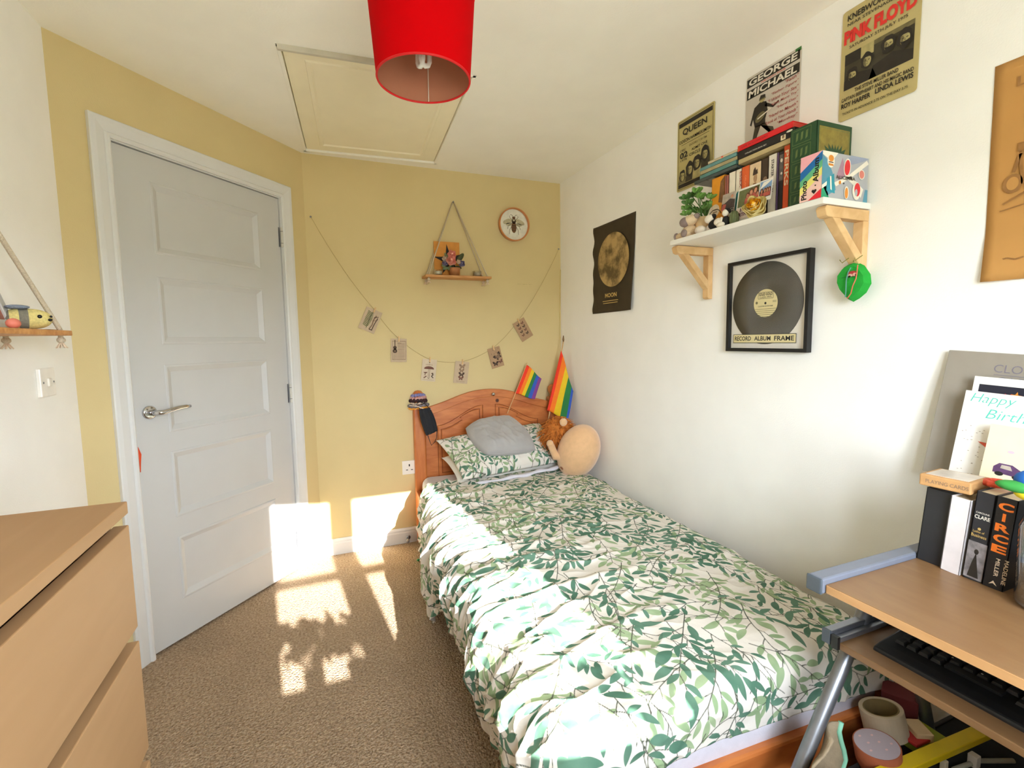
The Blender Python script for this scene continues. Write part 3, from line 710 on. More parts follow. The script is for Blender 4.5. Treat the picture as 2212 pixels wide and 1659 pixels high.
# ---- scrunchies and the face mask on the left bed post
post = BM @ Vector((-.94, -.031, 0))
sc = [(.922, .031, .012, (128, 128, 180), 'lilac blue scrunchie topmost on the bed post'), (.906, .037, .012, (196, 146, 138), 'dusty pink scrunchie under the lilac one on the bed post'),
      (.890, .042, .012, (52, 26, 30), 'dark maroon scrunchie in the middle of the stack on the bed post'), (.875, .040, .008, (222, 196, 172), 'thin cream scrunchie below the maroon one on the bed post'),
      (.860, .042, .011, (120, 112, 116), 'grey striped scrunchie low on the bed post'), (.846, .041, .008, (236, 164, 62), 'bright orange scrunchie lowest on the bed post')]
for z, R_, r_, c_, lb in sc:
    mb = MB(); n1, n2 = 72, 10; A = np.zeros((n1+1, n2+1, 3))
    ph = random.random()*6; lo = z < .87
    for i in range(n1+1):
        t_ = 2*math.pi*i/n1
        for j in range(n2+1):
            u_ = 2*math.pi*j/n2; rr = r_*(1+.28*math.sin(t_*13+ph)+.15*math.sin(t_*29))
            rad = R_+(.012 if lo else 0)+rr*math.cos(u_)
            A[i, j] = (post.x+rad*math.cos(t_), post.y+rad*math.sin(t_), z+rr*.8*math.sin(u_)+.004*math.sin(t_*2+ph))
    mb.grid(A, P('scrunchie_'+str(c_), c_, .85, .2, 90))
    tag(mb.build('scrunchie', smooth=True), lb, 'scrunchie', 'scrunchies stacked on the bed post')
msk = thing('face_mask', 'black pleated face mask hanging by its loop from the bed post', 'face mask')
M_mask = P('black_mask_cloth', (24, 25, 30), .85, .15, 60)
tl, tr, br_, bl_ = yp(905, 884, -.115), yp(928, 880, -.12), yp(945, 930, -.125), yp(921, 941, -.118)
A = np.zeros((14, 16, 3))
for i in range(14):
    for j in range(16):
        u_, v_ = i/13, j/15; p_ = (tl*(1-u_)+tr*u_)*(1-v_)+(bl_*(1-u_)+br_*u_)*v_
        bul = math.sin(math.pi*u_)*.012+.002*math.sin(u_*22); sp = math.sin(math.pi*v_)*.008*(u_-.5)*2
        A[i, j] = (p_.x+sp, p_.y-bul, p_.z)
mb = MB(); mb.grid(A, M_mask); mb.build('mask_body', msk, smooth=True, solid=.003)
lo_ = [bl_+(br_-bl_)*.12, yp(928, 952, -.12), yp(932, 962, -.12), yp(940, 954, -.12), yp(943, 945, -.122), bl_+(br_-bl_)*.95]
mb = MB(); mb.tube(lo_, .0022, M_mask, 6); mb.build('ear_loop', msk, smooth=True)
up_l = [tl+(tr-tl)*.1, yp(900, 874, -.11), yp(905, 866, -.09), yp(918, 872, -.10), tl+(tr-tl)*.9]
mb = MB(); mb.tube(up_l, .0022, M_mask, 6); mb.build('ear_loop', msk, smooth=True)
mb = MB(); mb.tube([yp(884, 876, -.108), yp(900, 877, -.118), yp(912, 882, -.125), yp(922, 887, -.126), yp(931, 884, -.122)], .0022, P('cream_elastic', (224, 206, 186)), 8)
tag(mb.build('elastic_loop', smooth=True), 'thin cream elastic loop across the top of the black mask', 'elastic')

# ---- rainbow flags
RB = [P('flag_'+n_, c_, .8, .04, 50) for n_, c_ in (('red', (232, 52, 24)), ('orange', (240, 120, 22)), ('yellow', (226, 190, 24)), ('green', (36, 120, 62)), ('blue', (44, 84, 178)), ('violet', (124, 56, 132)))]
def flag(A_, B_, C_, D_, mats, parent, rip, nphase):
    mb = MB(); n = 36; m_ = 24; V = []
    for i in range(n+1):
        for j in range(m_+1):
            u_, v_ = i/n, j/m_; p_ = (A_*(1-u_)+B_*u_)*(1-v_)+(D_*(1-u_)+C_*u_)*v_
            V.append((p_.x, p_.y-rip*math.sin(u_*nphase+v_*2)*(.3+.7*v_), p_.z+.004*math.sin(u_*6.28)))
    for i in range(n):
        for j in range(m_):
            mb.V; k = min(len(mats)-1, int(i*len(mats)/n)); f = (i*(m_+1)+j, i*(m_+1)+j+1, (i+1)*(m_+1)+j+1, (i+1)*(m_+1)+j)
            mb.F.append(f); mb.I.append(mb.mi(mats[k]))
    mb.V = V; return mb.build('cloth', parent, smooth=True, solid=.0012)
fs_ = thing('rainbow_flag', 'small rainbow flag on a stick leaning behind the headboard', 'flag')
flag(yp(1138, 788, -.06), yp(1170, 818, -.085), yp(1155, 862, -.10), yp(1113, 850, -.075), RB, fs_, .006, 5)
mb = MB(); mb.tube([yp(1139, 784, -.058), yp(1112, 853, -.076), yp(1096, 893, -.095)], .0025, M_raw, 8); mb.build('stick', fs_, smooth=True)
fb_ = thing('rainbow_flag', 'large rainbow flag drooping from its pole in the room corner', 'flag')
flag(yp(1212, 757, -.13), yp(1238, 845, -.21), yp(1226, 908, -.22), yp(1180, 886, -.13), [RB[0], RB[1], RB[1], RB[2], RB[2], RB[3], RB[3], RB[4]], fb_, .012, 7)
mb = MB(); p0, p1 = yp(1217, 738, -.115), yp(1205, 800, -.118); mb.tube([p0, p1, p1+(p1-p0)*3.0], .0042, M_raw, 10); mb.build('pole', fb_, smooth=True)
mb = MB(); mb.lathe([(0, .042), (.003, .038), (.007, .016), (.0045, 0)], P('brown_finial', (120, 92, 62)), 14, Matrix.Translation(p0)); mb.build('finial', fb_, smooth=True)

# ================================================================== back wall
def pegged_card(px4, label, draw, peg, sheet):
    """px4 = TL, TR, BL, BR of a card hanging flat against the yellow wall"""
    tl, tr, bl, br = [yp(x, y, -.006) for x, y in px4]
    R = ((tr-tl)+(br-bl)).normalized(); w_ = ((tr-tl).length+(br-bl).length)/2; h_ = ((tl-bl).length+(tr-br).length)/2
    U = Vector((-R.z, 0, R.x)); c_ = (tl+tr+bl+br)/4; O = c_-R*w_/2-U*h_/2
    root = thing('botanical_card', label, 'card', tuple(c_), group='picture cards pegged on the string')
    T = frame(O-c_, R, U, R.cross(U))
    MB().box((0, 0, -.0005), (w_, h_, .0005), sheet, T).build('card_sheet', root)
    a_ = Art(); a_.z = .0008; draw(a_, w_, h_)
    a_.build('printed_picture', root, O-c_, R, U)
    pg = thing('mini_peg', 'tiny wooden peg holding the '+peg, 'peg', group='mini pegs on the string')
    pt = O+R*w_*.5+U*(h_-.004)
    mb = MB(); Tp = frame(pt, R, U, R.cross(U)); mb.box((-.004, -.014, .001), (.004, .018, .003), M_raw, Tp); mb.box((-.004, -.014, .0045), (.004, .018, .0065), M_raw, Tp); mb.build('peg_leg', pg, bevel=.0006)
    mb = MB(); mb.tube([(-.005, .004, .0038), (.005, .004, .0038)], .0018, M_steel, 6, T=Tp); mb.build('spring', pg)
    return pt
M_kraftp = P('aged_paper', (190, 168, 140), .85, .06, 40); M_kraftd = P('brown_aged_paper', (172, 140, 106), .85, .06, 40); M_lightp = P('pale_aged_paper', (204, 186, 160), .85, .05, 40)
M_sep = P('sepia_ink', (70, 52, 40), .8, .15, 60); M_sepl = P('light_sepia_ink', (136, 110, 86), .8, .15, 60); M_sage = P('fern_ink', (96, 106, 62), .8, .2, 60); M_mush = P('mushroom_ink', (112, 72, 58), .8, .15, 60)
def fly(a, x, y, s, mt, rot=0):
    c_, q_ = math.cos(rot), math.sin(rot); f = lambda pts: [(x+s*(u*c_-v*q_), y+s*(u*q_+v*c_)) for u, v in pts]
    for k in (-1, 1):
        a.poly(f([(0, .1), (k*.5, .75), (k*1.0, .7), (k*.85, .1), (k*.4, -.1)]), mt); a.poly(f([(0, 0), (k*.45, -.1), (k*.7, -.35), (k*.45, -.7), (k*.12, -.35)]), mt)
    a.poly(f([(-.06, .35), (.06, .35), (.05, -.45), (-.05, -.45)]), mt)
def d_fern(a, w, h):
    for k in range(11):
        t_ = k/10; y = h*(.18+.62*t_); L = w*(.30*(1-.4*abs(t_-.5)))
        x = w*(.40+.05*math.sin(t_*3)); a.poly([(x, y), (x-L, y+h*.05), (x-L*.96, y+h*.085), (x, y+h*.035)], M_sage)
        a.poly([(x, y), (x+L*.45, y+h*.06), (x+L*.4, y+h*.09), (x, y+h*.035)], M_sage)
    a.line([(w*.43, h*.12), (w*.42, h*.5), (w*.44, h*.85)], w*.03, M_sage)
    a.line([(w*.62, h*.12), (w*.70, h*.35), (w*.66, h*.55), (w*.74, h*.78)], w*.07, M_sepl); a.line([(w*.78, h*.14), (w*.80, h*.4), (w*.86, h*.7)], w*.05, M_sep); a.line([(w*.6, h*.12), (w*.82, h*.12)], w*.05, M_sep)
    a.line([(w*.64, h*.5), (w*.9, h*.62)], w*.04, M_sepl); a.line([(w*.64, h*.66), (w*.88, h*.76)], w*.04, M_sep)
def d_violin(a, w, h):
    for x0, y0, x1, y1 in ((.08, .1, .1, .9), (.92, .1, .94, .9), (.08, .88, .94, .9), (.08, .1, .94, .12)): a.rect(w*x0, h*y0, w*x1, h*y1, M_sepl)
    for k in range(15): 
        y = h*(.16+.045*k); a.rect(w*(.42 if k > 6 else .14), y, w*.86, y+h*.012, M_sepl)
    a.rect(w*.4, h*.80, w*.66, h*.82, M_sepl); a.up()
    a.ell(w*.25, h*.47, w*.14, h*.085, M_sep).ell(w*.25, h*.62, w*.11, h*.07, M_sep).ell(w*.25, h*.55, w*.08, h*.06, M_sep).rect(w*.225, h*.66, w*.275, h*.94, M_sep); a.up(); a.ell(w*.25, h*.47, w*.06, h*.05, M_sepl).rect(w*.24, h*.45, w*.26, h*.7, M_sepl)
def d_mush(a, w, h):
    a.poly([(w*(.5+.34*math.cos(t_)), h*(.57+.11*max(0, math.sin(t_))-.02*(math.sin(t_) < 0))) for t_ in np.linspace(0, 2*math.pi, 26)], M_mush)
    a.line([(w*.46, h*.14), (w*.47, h*.56)], w*.02, M_sep); a.line([(w*.56, h*.14), (w*.55, h*.56)], w*.02, M_sep); a.line([(w*.46, h*.14), (w*.56, h*.13)], w*.03, M_sep)
    for k in range(7): a.poly([(w*(.26+.07*k), h*.73), (w*(.30+.07*k), h*.73), (w*(.29+.07*k+(k-3)*.012), h*(.81-.01*abs(k-3)))], M_mush)
    a.ell(w*.5, h*.86, w*.04, h*.03, M_sep)
    a.poly([(w*.12, h*.40), (w*.42, h*.42), (w*.36, h*.36), (w*.22, h*.35)], M_mush); a.line([(w*.27, h*.36), (w*.24, h*.26)], w*.06, M_sepl); a.line([(w*.18, h*.14), (w*.36, h*.23)], w*.07, M_mush)
    a.line([(w*.70, h*.38), (w*.82, h*.30), (w*.70, h*.24), (w*.84, h*.16)], w*.06, M_sep); a.ell(w*.76, h*.36, w*.07, h*.04, M_sepl)
    a.rect(w*.1, h*.06, w*.9, h*.068, M_sepl)
def d_fly4(a, w, h):
    fly(a, w*.52, h*.77, w*.23, M_sepl, .1); fly(a, w*.5, h*.58, w*.19, M_sepl); fly(a, w*.52, h*.40, w*.22, M_sep); fly(a, w*.5, h*.23, w*.20, M_mush); a.rect(w*.2, h*.08, w*.8, h*.09, M_sepl)
def d_fly3(a, w, h):
    fly(a, w*.68, h*.52, w*.34, M_sep, .5); a.up(); fly(a, w*.68, h*.52, w*.2, M_sepl, .5); a.up(); fly(a, w*.36, h*.2, w*.24, M_sep, -.1); fly(a, w*.80, h*.24, w*.18, M_mush, .4)
    for x, y in ((.4, .85), (.82, .88), (.2, .68), (.42, .66), (.6, .7)): a.rect(w*x, h*y, w*(x+.05), h*(y+.06), M_sepl)
def d_fly8(a, w, h):
    for r_ in range(4):
        for c_ in range(2): fly(a, w*(.33+.36*c_), h*(.8-.18*r_), w*.13, (M_sep, M_mush)[(r_+c_) % 2], .3)
cards = [([(790, 661), (826, 676), (776, 708), (808, 722)], 'aged card with a green fern drawing pegged to the string on the yellow wall', d_fern, 'fern card', M_kraftp),
         ([(844, 732), (878, 731), (845, 781), (879, 783)], 'aged card with a violin and lines of text pegged to the string', d_violin, 'violin card', M_kraftp),
         ([(912, 775), (943, 777), (910, 822), (941, 825)], 'pale card with a tall brown mushroom pegged to the string', d_mush, 'mushroom card', M_lightp),
         ([(984, 780), (1014, 782), (979, 826), (1009, 830)], 'pale card with four butterflies in a column pegged to the string', d_fly4, 'card of four butterflies', M_kraftp),
         ([(1052, 755), (1078, 747), (1064, 797), (1090, 789)], 'brown tilted card with three big sketched butterflies pegged to the string', d_fly3, 'card of big sketched butterflies', M_kraftd),
         ([(1106, 700), (1131, 686), (1130, 739), (1152, 723)], 'brown tilted card with rows of tiny butterflies pegged to the string', d_fly8, 'card with rows of tiny butterflies', M_kraftd)]
tops = [pegged_card(*c_) for c_ in cards]
pinL, pinR = yp(671, 468, -.008), yp(1207, 538, -.008)
key = [pinL]+[p_+Vector((0, .002, .004)) for p_ in tops]+[pinR]; path = []
for k in range(len(key)-1):
    for t_ in np.linspace(0, 1, 9)[:-1]:
        p_ = key[k]*(1-t_)+key[k+1]*t_; p_ = p_-Vector((0, 0, 4*t_*(1-t_)*(.012 if 0 < k < len(key)-2 else .03))); path.append(p_)
path.append(key[-1])
st = thing('string_garland', 'thin twine sagging across the yellow wall between two pins', 'string')
mb = MB(); mb.tube(path, .0011, P('twine', (176, 152, 104)), 5); mb.build('twine', st)
for p_ in (pinL, pinR):
    mb = MB(); mb.lathe([(0, .009), (.005, .008), (.0055, .005), (.0025, .003), (.002, 0)], M_steel, 12, frame(p_+Vector((0, .007, 0)), (1, 0, 0), (0, 0, 1), (0, -1, 0))); mb.build('pin', st, smooth=True)

# round framed bee picture
bee = thing('bee_plaque', 'round framed bee picture with a copper rim on the yellow wall', 'picture', (-.3435, 0, 1.990))
TBP = frame((0, 0, 0), (1, 0, 0), (0, 0, 1), (0, -1, 0))
M_copper = P('copper_rim', (206, 138, 84), .35, .06, 30, metal=.35)
mb = MB(); mb.lathe([(.098, 0), (.104, .004), (.105, .03), (.1025, .036), (.099, .034), (.097, .028), (.097, .012)], M_copper, 56, TBP); mb.build('rim', bee, smooth=True)
M_beebg = P('speckled_face', (222, 220, 204), .5, .1, 30)
mb = MB(); mb.lathe([(0, .014), (.0975, .014), (.0975, .010)], M_beebg, 48, TBP); mb.build('face', bee)
a_ = Art(); M_bw = P('wing_ink', (182, 172, 140), .8, .15, 80); M_bb = P('bee_brown', (110, 76, 46), .8, .2, 60)
for k in (-1, 1):
    a_.ell(k*.042, .018, .034, .015, M_bw, rot=k*-.35).ell(k*.034, .0, .022, .010, M_bw, rot=k*-.1)
    for p_ in ([(k*.01, .03), (k*.03, .045), (k*.028, .055)], [(k*.012, .01), (k*.04, -.012), (k*.045, -.03)], [(k*.01, -.002), (k*.03, -.035), (k*.032, -.062)], [(k*.004, .045), (k*.012, .06), (k*.024, .062)]): a_.line(p_, .0025, M_sep)
a_.up(); a_.ell(0, .022, .015, .016, M_sep).ell(0, .042, .011, .009, M_bb).ell(0, -.018, .018, .034, M_bb); a_.up()
for y in (-.006, -.02, -.034): a_.rect(-.015, y-.003, .015, y+.001, M_sep)
a_.ell(0, .028, .008, .006, M_bw)
a_.build('bee_drawing', bee, (0, -.0141, 0), **BWALL)

def hanging_shelf(label, O, R, N, half, depth, apex, rope_r=.0035):
    """board hung on two rope loops: O = board centre on the wall at its underside, R along the wall, N into the room"""
    T = frame(O, R, N, (0, 0, 1)); root = thing('hanging_shelf', label, 'shelf', tuple(O)); L = T.copy(); L.translation = (0, 0, 0)
    MB().box((-half, .004, 0), (half, depth, .014), M_shelfw, L).build('board', root, bevel=.002)
    for k in (-1, 1):
        mb = MB(); x = k*(half-.022)
        for y in (.018, depth-.018):
            mb.tube([(x, y, -.012), (x, y, .016), (k*.004, .012, apex)], rope_r, M_rope, 7, T=L)
        mb.build('rope', root, smooth=True)
        for y in (.018, depth-.018):
            mb = MB(); mb.ell((x, y, -.012), (.010, .010, .009), M_rope, 10, T=L)
            for q_ in range(9):
                t_ = q_*.7; mb.tube([(x, y, -.016), (x+.007*math.cos(t_), y+.007*math.sin(t_), -.026), (x+.013*math.cos(t_), y+.013*math.sin(t_), -.034)], [.002, .0018, .001], M_fringe, 5, T=L)
            mb.build('knot', root, smooth=True)
    mb = MB(); mb.tube([(0, .0, apex), (0, .02, apex+.002)], .004, M_steel, 8, T=L); mb.build('nail', root)
    return T
TS = hanging_shelf('small pine hanging shelf with rope on the yellow wall', Vector((-.742, 0, 1.628)), (1, 0, 0), (0, -1, 0), .205, .115, .468)
ZS = 1.642
# things on it
pc = thing('picture_card', 'orange tan card with a black star cutout leaning at the back of the rope shelf', 'card')
M_tanc = P('orange_tan_card', (204, 138, 60), .8, .08, 30)
MB().box((-.872, -.020, ZS), (-.712, -.017, ZS+.212), M_tanc).build('card_sheet', pc)
a_ = Art(); s5 = []
for k in range(10):
    r_ = (.095, .028)[k % 2]; t_ = math.pi/2+k*math.pi/5+.12; s5.append((.09+r_*math.cos(t_), .10+r_*1.05*math.sin(t_)))
a_.poly(s5, M_ink); a_.build('star', pc, (-.872, -.020, ZS), **BWALL)
fp = thing('flower_pot', 'small brown pot of artificial pink and lilac flowers on the rope shelf', 'flowers')
xf = -.768; yf = -.062
mb = MB(); mb.lathe([(0, 0), (.027, 0), (.034, .045), (.036, .05), (.031, .05), (.029, .04), (0, .038)], P('brown_pot', (170, 112, 66), .6, .15, 30), 24, Matrix.Translation((xf+.01, yf, ZS+.0))); mb.build('pot', fp, smooth=True)
M_pk = P('pink_petal', (242, 178, 158), .8, .08, 40); M_lil = P('lilac_petal', (150, 142, 176), .8, .1, 40); M_cr = P('cream_petal', (232, 214, 190), .8, .05, 40); M_lf = P('flower_leaf', (104, 120, 84), .8, .15, 40); M_lfd = P('flower_leaf_dark', (70, 76, 44), .8, .15, 40)
def cup(mb, R_, h0, h1, lobes, ph, mt, T):
    A = np.array([[((R_*math.sin(a_)**.8*(1+.13*math.cos(lobes*t_+ph)*a_/1.8))*math.cos(t_), (R_*math.sin(a_)**.8*(1+.13*math.cos(lobes*t_+ph)*a_/1.8))*math.sin(t_), h0+(h1-h0)*(1-math.cos(a_))*.62+.06*R_*math.cos(lobes*t_+ph+1)*a_) for t_ in np.linspace(0, 2*math.pi, 41)] for a_ in np.linspace(.02, 1.85, 9)])
    mb.grid(A, mt, T)
def rose(c_, r_, mt, nrm=(0, -1, .25), core=None):
    mb = MB(); n_ = Vector(nrm).normalized(); x_ = n_.cross(Vector((0, 0, 1))).normalized(); y_ = x_.cross(n_); T = frame(c_, x_, y_, n_)
    for k_, (rr, h0, h1, lb_) in enumerate(((1.0, -.5, .42, 5), (.82, -.45, .62, 5), (.62, -.35, .80, 4), (.42, -.2, .92, 3))): cup(mb, r_*rr, h0*r_, h1*r_, lb_, k_*1.1, mt, T)
    mb.ell((0, 0, r_*.45), (r_*.26, r_*.26, r_*.34), core or mt, 12, T=T); return mb
for dx, dz, r_, mt, dy in ((-.018, .088, .030, M_pk, -.03), (-.008, .128, .026, M_pk, -.012), (.05, .075, .020, M_lil, -.02), (.028, .083, .014, M_cr, -.03), (-.05, .10, .018, M_cr, -.01), (-.052, .075, .017, M_lil, -.012)):
    rose(Vector((xf+dx, yf+dy, ZS+dz)), r_, mt).build('flower', fp, smooth=True)
for dx, dz, an, L, mt in ((-.055, .055, 2.6, .04, M_lf), (-.045, .045, 3.4, .045, M_lf), (.045, .11, .9, .075, M_lfd), (.03, .10, .7, .045, M_lfd), (-.04, .12, 2.2, .04, M_lf), (-.02, .05, 4.2, .04, M_lf), (.035, .055, -.3, .04, M_lfd), (.0, .05, 4.9, .03, M_lfd)):
    mb = MB(); c_ = Vector((xf+dx, yf-.006, ZS+dz)); mb.ell(c_, (L*.5, .003, L*.2), mt, 12, Matrix.Rotation(-an, 3, 'Y')); mb.build('leaf', fp, smooth=True)
M_frost = glass('candle_glass', (.93, .93, .9), .35); M_wax = P('candle_wax', (228, 218, 198), .6, .03, 30)
for x, lb, sq in ((-.862, 'left tealight glass on the rope shelf, beside the orange card', 1), (-.618, 'right tealight glass on the rope shelf, beside the flowers', 0)):
    tl_ = thing('tealight_holder', lb, 'candle', group='tealight glasses on the rope shelf')
    T_ = Matrix.Translation((x, -.075, ZS))
    mb = MB(); mb.lathe([(0, .002), (.027, .002), (.028, .034), (.0255, .034), (.025, .006), (0, .006)], M_frost, 8 if sq else 24, T_); mb.build('glass_cup', tl_, smooth=not sq)
    mb = MB(); mb.lathe([(0, .006), (.022, .006), (.022, .024), (0, .024)], M_wax, 24, T_); mb.build('wax', tl_)
# flat pencil marks on the yellow wall
a_ = Art()
for k in range(9): a_.rect(.012*k+random.uniform(0, .004), random.uniform(-.001, .001), .012*k+.006, .002, M_sepl)
p_ = yp(1118, 614, 0); tag(a_.build('pencil_marks', None, p_, **BWALL), 'faint row of pencil marks on the yellow wall under the bee picture', 'marks')
# loose lead running down the corner
mb = MB(); mb.tube([(-.006-.004*math.sin(z*6), -.006, z) for z in np.linspace(1.72, 1.25, 24)], .002, P('thin_flex', (214, 196, 130)), 6)
tag(mb.build('cable', smooth=True), 'thin pale cable hanging down the corner above the large flag', 'cable')

# ================================================================== left wall shelf
lx0 = LX
TL = hanging_shelf('pine hanging shelf with rope on the left white wall above the light switch', Vector((LX, -1.455, 1.281)), (0, 1, 0), (1, 0, 0), .215, .15, .468, .006)
ZL = 1.295
cb = thing('crochet_bee', 'yellow and grey striped crochet bee on the left rope shelf', 'soft toy', (LX+.088, -1.318, ZL), (0, 0, math.radians(-62))); cb.scale = (.8, .8, .8)
M_by = P('yellow_wool', (218, 202, 130), .95, .15, 150, .4, 300); M_bg = P('grey_wool', (126, 122, 108), .95, .15, 150, .4, 300); M_bl = P('blue_grey_wool', (132, 144, 160), .95, .1, 150, .8, 300)
mb = MB(); n_ = 40
rr = lambda t_: .033*max(0, 1-abs(t_*2-1)**2.6)**.5
for i in range(n_):
    t0, t1 = i/n_, (i+1)/n_; mt = M_bg if (t0 < .16 or .34 < t0 < .52) else M_by
    V = []; 
    for t_ in (t0, t1):
        for k in range(24): a2 = 2*math.pi*k/24; V.append((.036*0+rr(t_)*math.cos(a2), -.062+.124*t_, .036+rr(t_)*math.sin(a2)))
    mb.add(V, [(k, (k+1) % 24, 24+(k+1) % 24, 24+k) for k in range(24)], mt)
mb.build('body', cb, smooth=True)
for k in (-1, 1):
    mb = MB(); mb.ell((.012*k+.004, -.02, .073), (.018, .03, .007), M_bl, 14); mb.build('wing', cb, smooth=True)
mb = MB(); mb.ell((.033, .028, .043), (.004, .006, .006), M_black, 12); mb.build('eye', cb, smooth=True)
mb = MB(); mb.ell((.024, .053, .033), (.006, .006, .005), M_black, 10); mb.ell((.021, .056, .044), (.004, .004, .004), M_black, 8); lab(mb.build('mouth', cb, smooth=True), 'black smiling mouth')
pf = thing('framed_photo', 'silver grey photo frame leaning on the wall behind the crochet bee', 'photo frame')
T_ = Matrix.Translation((LX+.062, -1.330, ZL+.001)) @ Matrix.Rotation(math.radians(-16), 4, 'Y')
mb = MB()
for a, b in (((0, -.15, 0), (.012, -.128, .21)), ((0, -.022, 0), (.012, 0, .21)), ((0, -.15, 0), (.012, 0, .022)), ((0, -.15, .188), (.012, 0, .21))): mb.box(a, b, P('silver_frame', (186, 184, 178), .4, .04, 30), T_)
mb.build('frame', pf, bevel=.002)
mb = MB(); mb.box((.002, -.128, .022), (.006, -.022, .188), P('photo_print', (168, 104, 84), .5, .45, 14), T_); mb.build('photo', pf)
mb = MB(); mb.ell((LX+.125, -1.462, ZL+.012), (.013, .016, .012), P('coral_pink', (216, 122, 102), .6), 14)
tag(mb.build('pebble', smooth=True), 'small coral pink pebble at the front of the left rope shelf', 'pebble')
mb = MB(); mb.box((LX+.10, -1.285, ZL), (LX+.12, -1.235, ZL+.003), P('brown_felt', (120, 92, 80), .9)); tag(mb.build('felt_strip', bevel=.001), 'small brown felt strip under the nose of the crochet bee', 'felt')

# ================================================================== chest of drawers
ch = thing('chest_of_drawers', 'tall beech chest of drawers against the left wall', 'chest of drawers', (LX, -2.825, 0))
X1_, Y1_ = -1.842-LX, .80
MB().box((.004, 0, .984), (X1_, Y1_, 1.004), M_beech).build('top', ch, bevel=.0015)
for y in (0, Y1_-.02): MB().box((.004, y, 0), (X1_-.024, y+.02, .983), M_beech).build('side_panel', ch)
MB().box((.004, .02, .02), (.012, Y1_-.02, .983), M_beech).build('back_panel', ch)
for z0, z1 in ((.030, .198), (.222, .390), (.414, .582), (.606, .772), (.796, .966)): pass
for z0, z1 in ((.60-.022+.217-.0, .966), (.583, .771), (.372, .560), (.040, .349)):
    dw_ = MB(); dw_.box((X1_-.020, .002, z0), (X1_, Y1_-.002, z1), M_beech); d_ = dw_.build('drawer', ch, bevel=.0015)
    b_ = MB(); b_.box((.03, .03, z0+.01), (X1_-.022, Y1_-.03, z0+.022), M_beech); b_.box((X1_-.034, .03, z0+.01), (X1_-.022, Y1_-.03, z1-.03), M_beech); b_.box((.03, .03, z0), (.042, Y1_-.03, z1-.03), M_beech)
    b_.box((.03, .03, z0+.01), (X1_-.03, .042, z1-.03), M_beech); b_.box((.03, Y1_-.042, z0+.01), (X1_-.03, Y1_-.03, z1-.03), M_beech); b_.build('drawer_box', d_)

# ================================================================== pendant lamp
LPX, LPY, LPZ = -1.252, -1.610, 1.945
lamp = thing('pendant_lamp', 'red drum pendant lampshade hanging from the ceiling', 'lamp', (LPX, LPY, LPZ))
M_red = cloth2('red_shade_cloth', (208, 0, 8), .16); M_lin = cloth2('shade_lining', (176, 120, 94), .05)
r0, r1, hh = .1235, .140, .215
mb = MB(); n_ = 64
mb.grid(np.array([[((r0+(r1-r0)*t_)*math.cos(a2), (r0+(r1-r0)*t_)*math.sin(a2), hh*t_) for t_ in (0, .25, .5, .75, 1)] for a2 in np.linspace(0, 2*math.pi, n_+1)]), M_red)
sh = mb.build('shade', lamp, smooth=True)
mb = MB(); mb.grid(np.array([[((r0-.003+(r1-r0)*t_)*math.cos(a2), (r0-.003+(r1-r0)*t_)*math.sin(a2), hh*t_) for t_ in (0.0, .5, 1)] for a2 in np.linspace(0, 2*math.pi, n_+1)]), M_lin); lab(mb.build('shade_lining', sh, smooth=True), 'pale inner lining')
mb = MB(); mb.tube([((r0-.0015)*math.cos(a2), (r0-.0015)*math.sin(a2), 0) for a2 in np.linspace(0, 2*math.pi, 64, endpoint=False)], .0028, P('red_trim', (206, 10, 16)), 8, closed=True); mb.build('rim', sh, smooth=True); mb = MB()
mb.tube([((r1-.0015)*math.cos(a2), (r1-.0015)*math.sin(a2), hh) for a2 in np.linspace(0, 2*math.pi, 64, endpoint=False)], .0028, P('red_trim', (206, 10, 16)), 8, closed=True); mb.build('rim', sh, smooth=True)
mb = MB(); mb.tube([(0, 0, .19), (0, 0, H-LPZ-.02)], .0032, M_plastic, 8); mb.build('cord', lamp, smooth=True)
mb = MB(); mb.lathe([(0, -.028), (.012, -.028), (.04, -.012), (.046, 0)], M_plastic, 28, Matrix.Translation((0, 0, H-LPZ))); mb.build('ceiling_rose', lamp, smooth=True)
mb = MB(); mb.lathe([(.012, .135), (.018, .135), (.019, .16), (.024, .163), (.024, .17), (.015, .175), (.01, .195)], M_plastic, 24); mb.build('lamp_holder', lamp, smooth=True)
mb = MB()
for k in range(3):
    a2 = k*2*math.pi/3+.35; mb.tube([(.02*math.cos(a2), .02*math.sin(a2), .165), (.07*math.cos(a2), .07*math.sin(a2), .165), ((r1-.004)*math.cos(a2), (r1-.004)*math.sin(a2), hh-.005)], .0022, M_plastic, 6)
mb.tube([(.021*math.cos(a2), .021*math.sin(a2), .165) for a2 in np.linspace(0, 2*math.pi, 20, endpoint=False)], .0022, M_plastic, 6, closed=True); mb.build('carrier', lamp, smooth=True)
M_tube = P('frosted_tube', (232, 230, 222), .3, .02, 30)
mb = MB(); mb.lathe([(0, .108), (.02, .110), (.02, .13), (.014, .136)], M_plastic, 20)
for k, a2 in enumerate((.3, 1.9)):
    c_, q_ = math.cos(a2)*.013, math.sin(a2)*.013; ox, oy = -math.sin(a2)*.009*(1 if k else -1), math.cos(a2)*.009*(1 if k else -1)
    mb.tube([(c_+ox, q_+oy, .112), (c_+ox, q_+oy, .045), (c_*.7+ox, q_*.7+oy, .036), (ox, oy, .032), (-c_*.7+ox, -q_*.7+oy, .036), (-c_+ox, -q_+oy, .045), (-c_+ox, -q_+oy, .112)], .0065, M_tube, 10)
lab(mb.build('bulb', lamp, smooth=True), 'unlit looped white bulb')
mb = MB(); d_ = Vector((LPX-CAM.x, LPY-CAM.y, 0)).normalized(); a2 = math.atan2(d_.y, d_.x)-.1
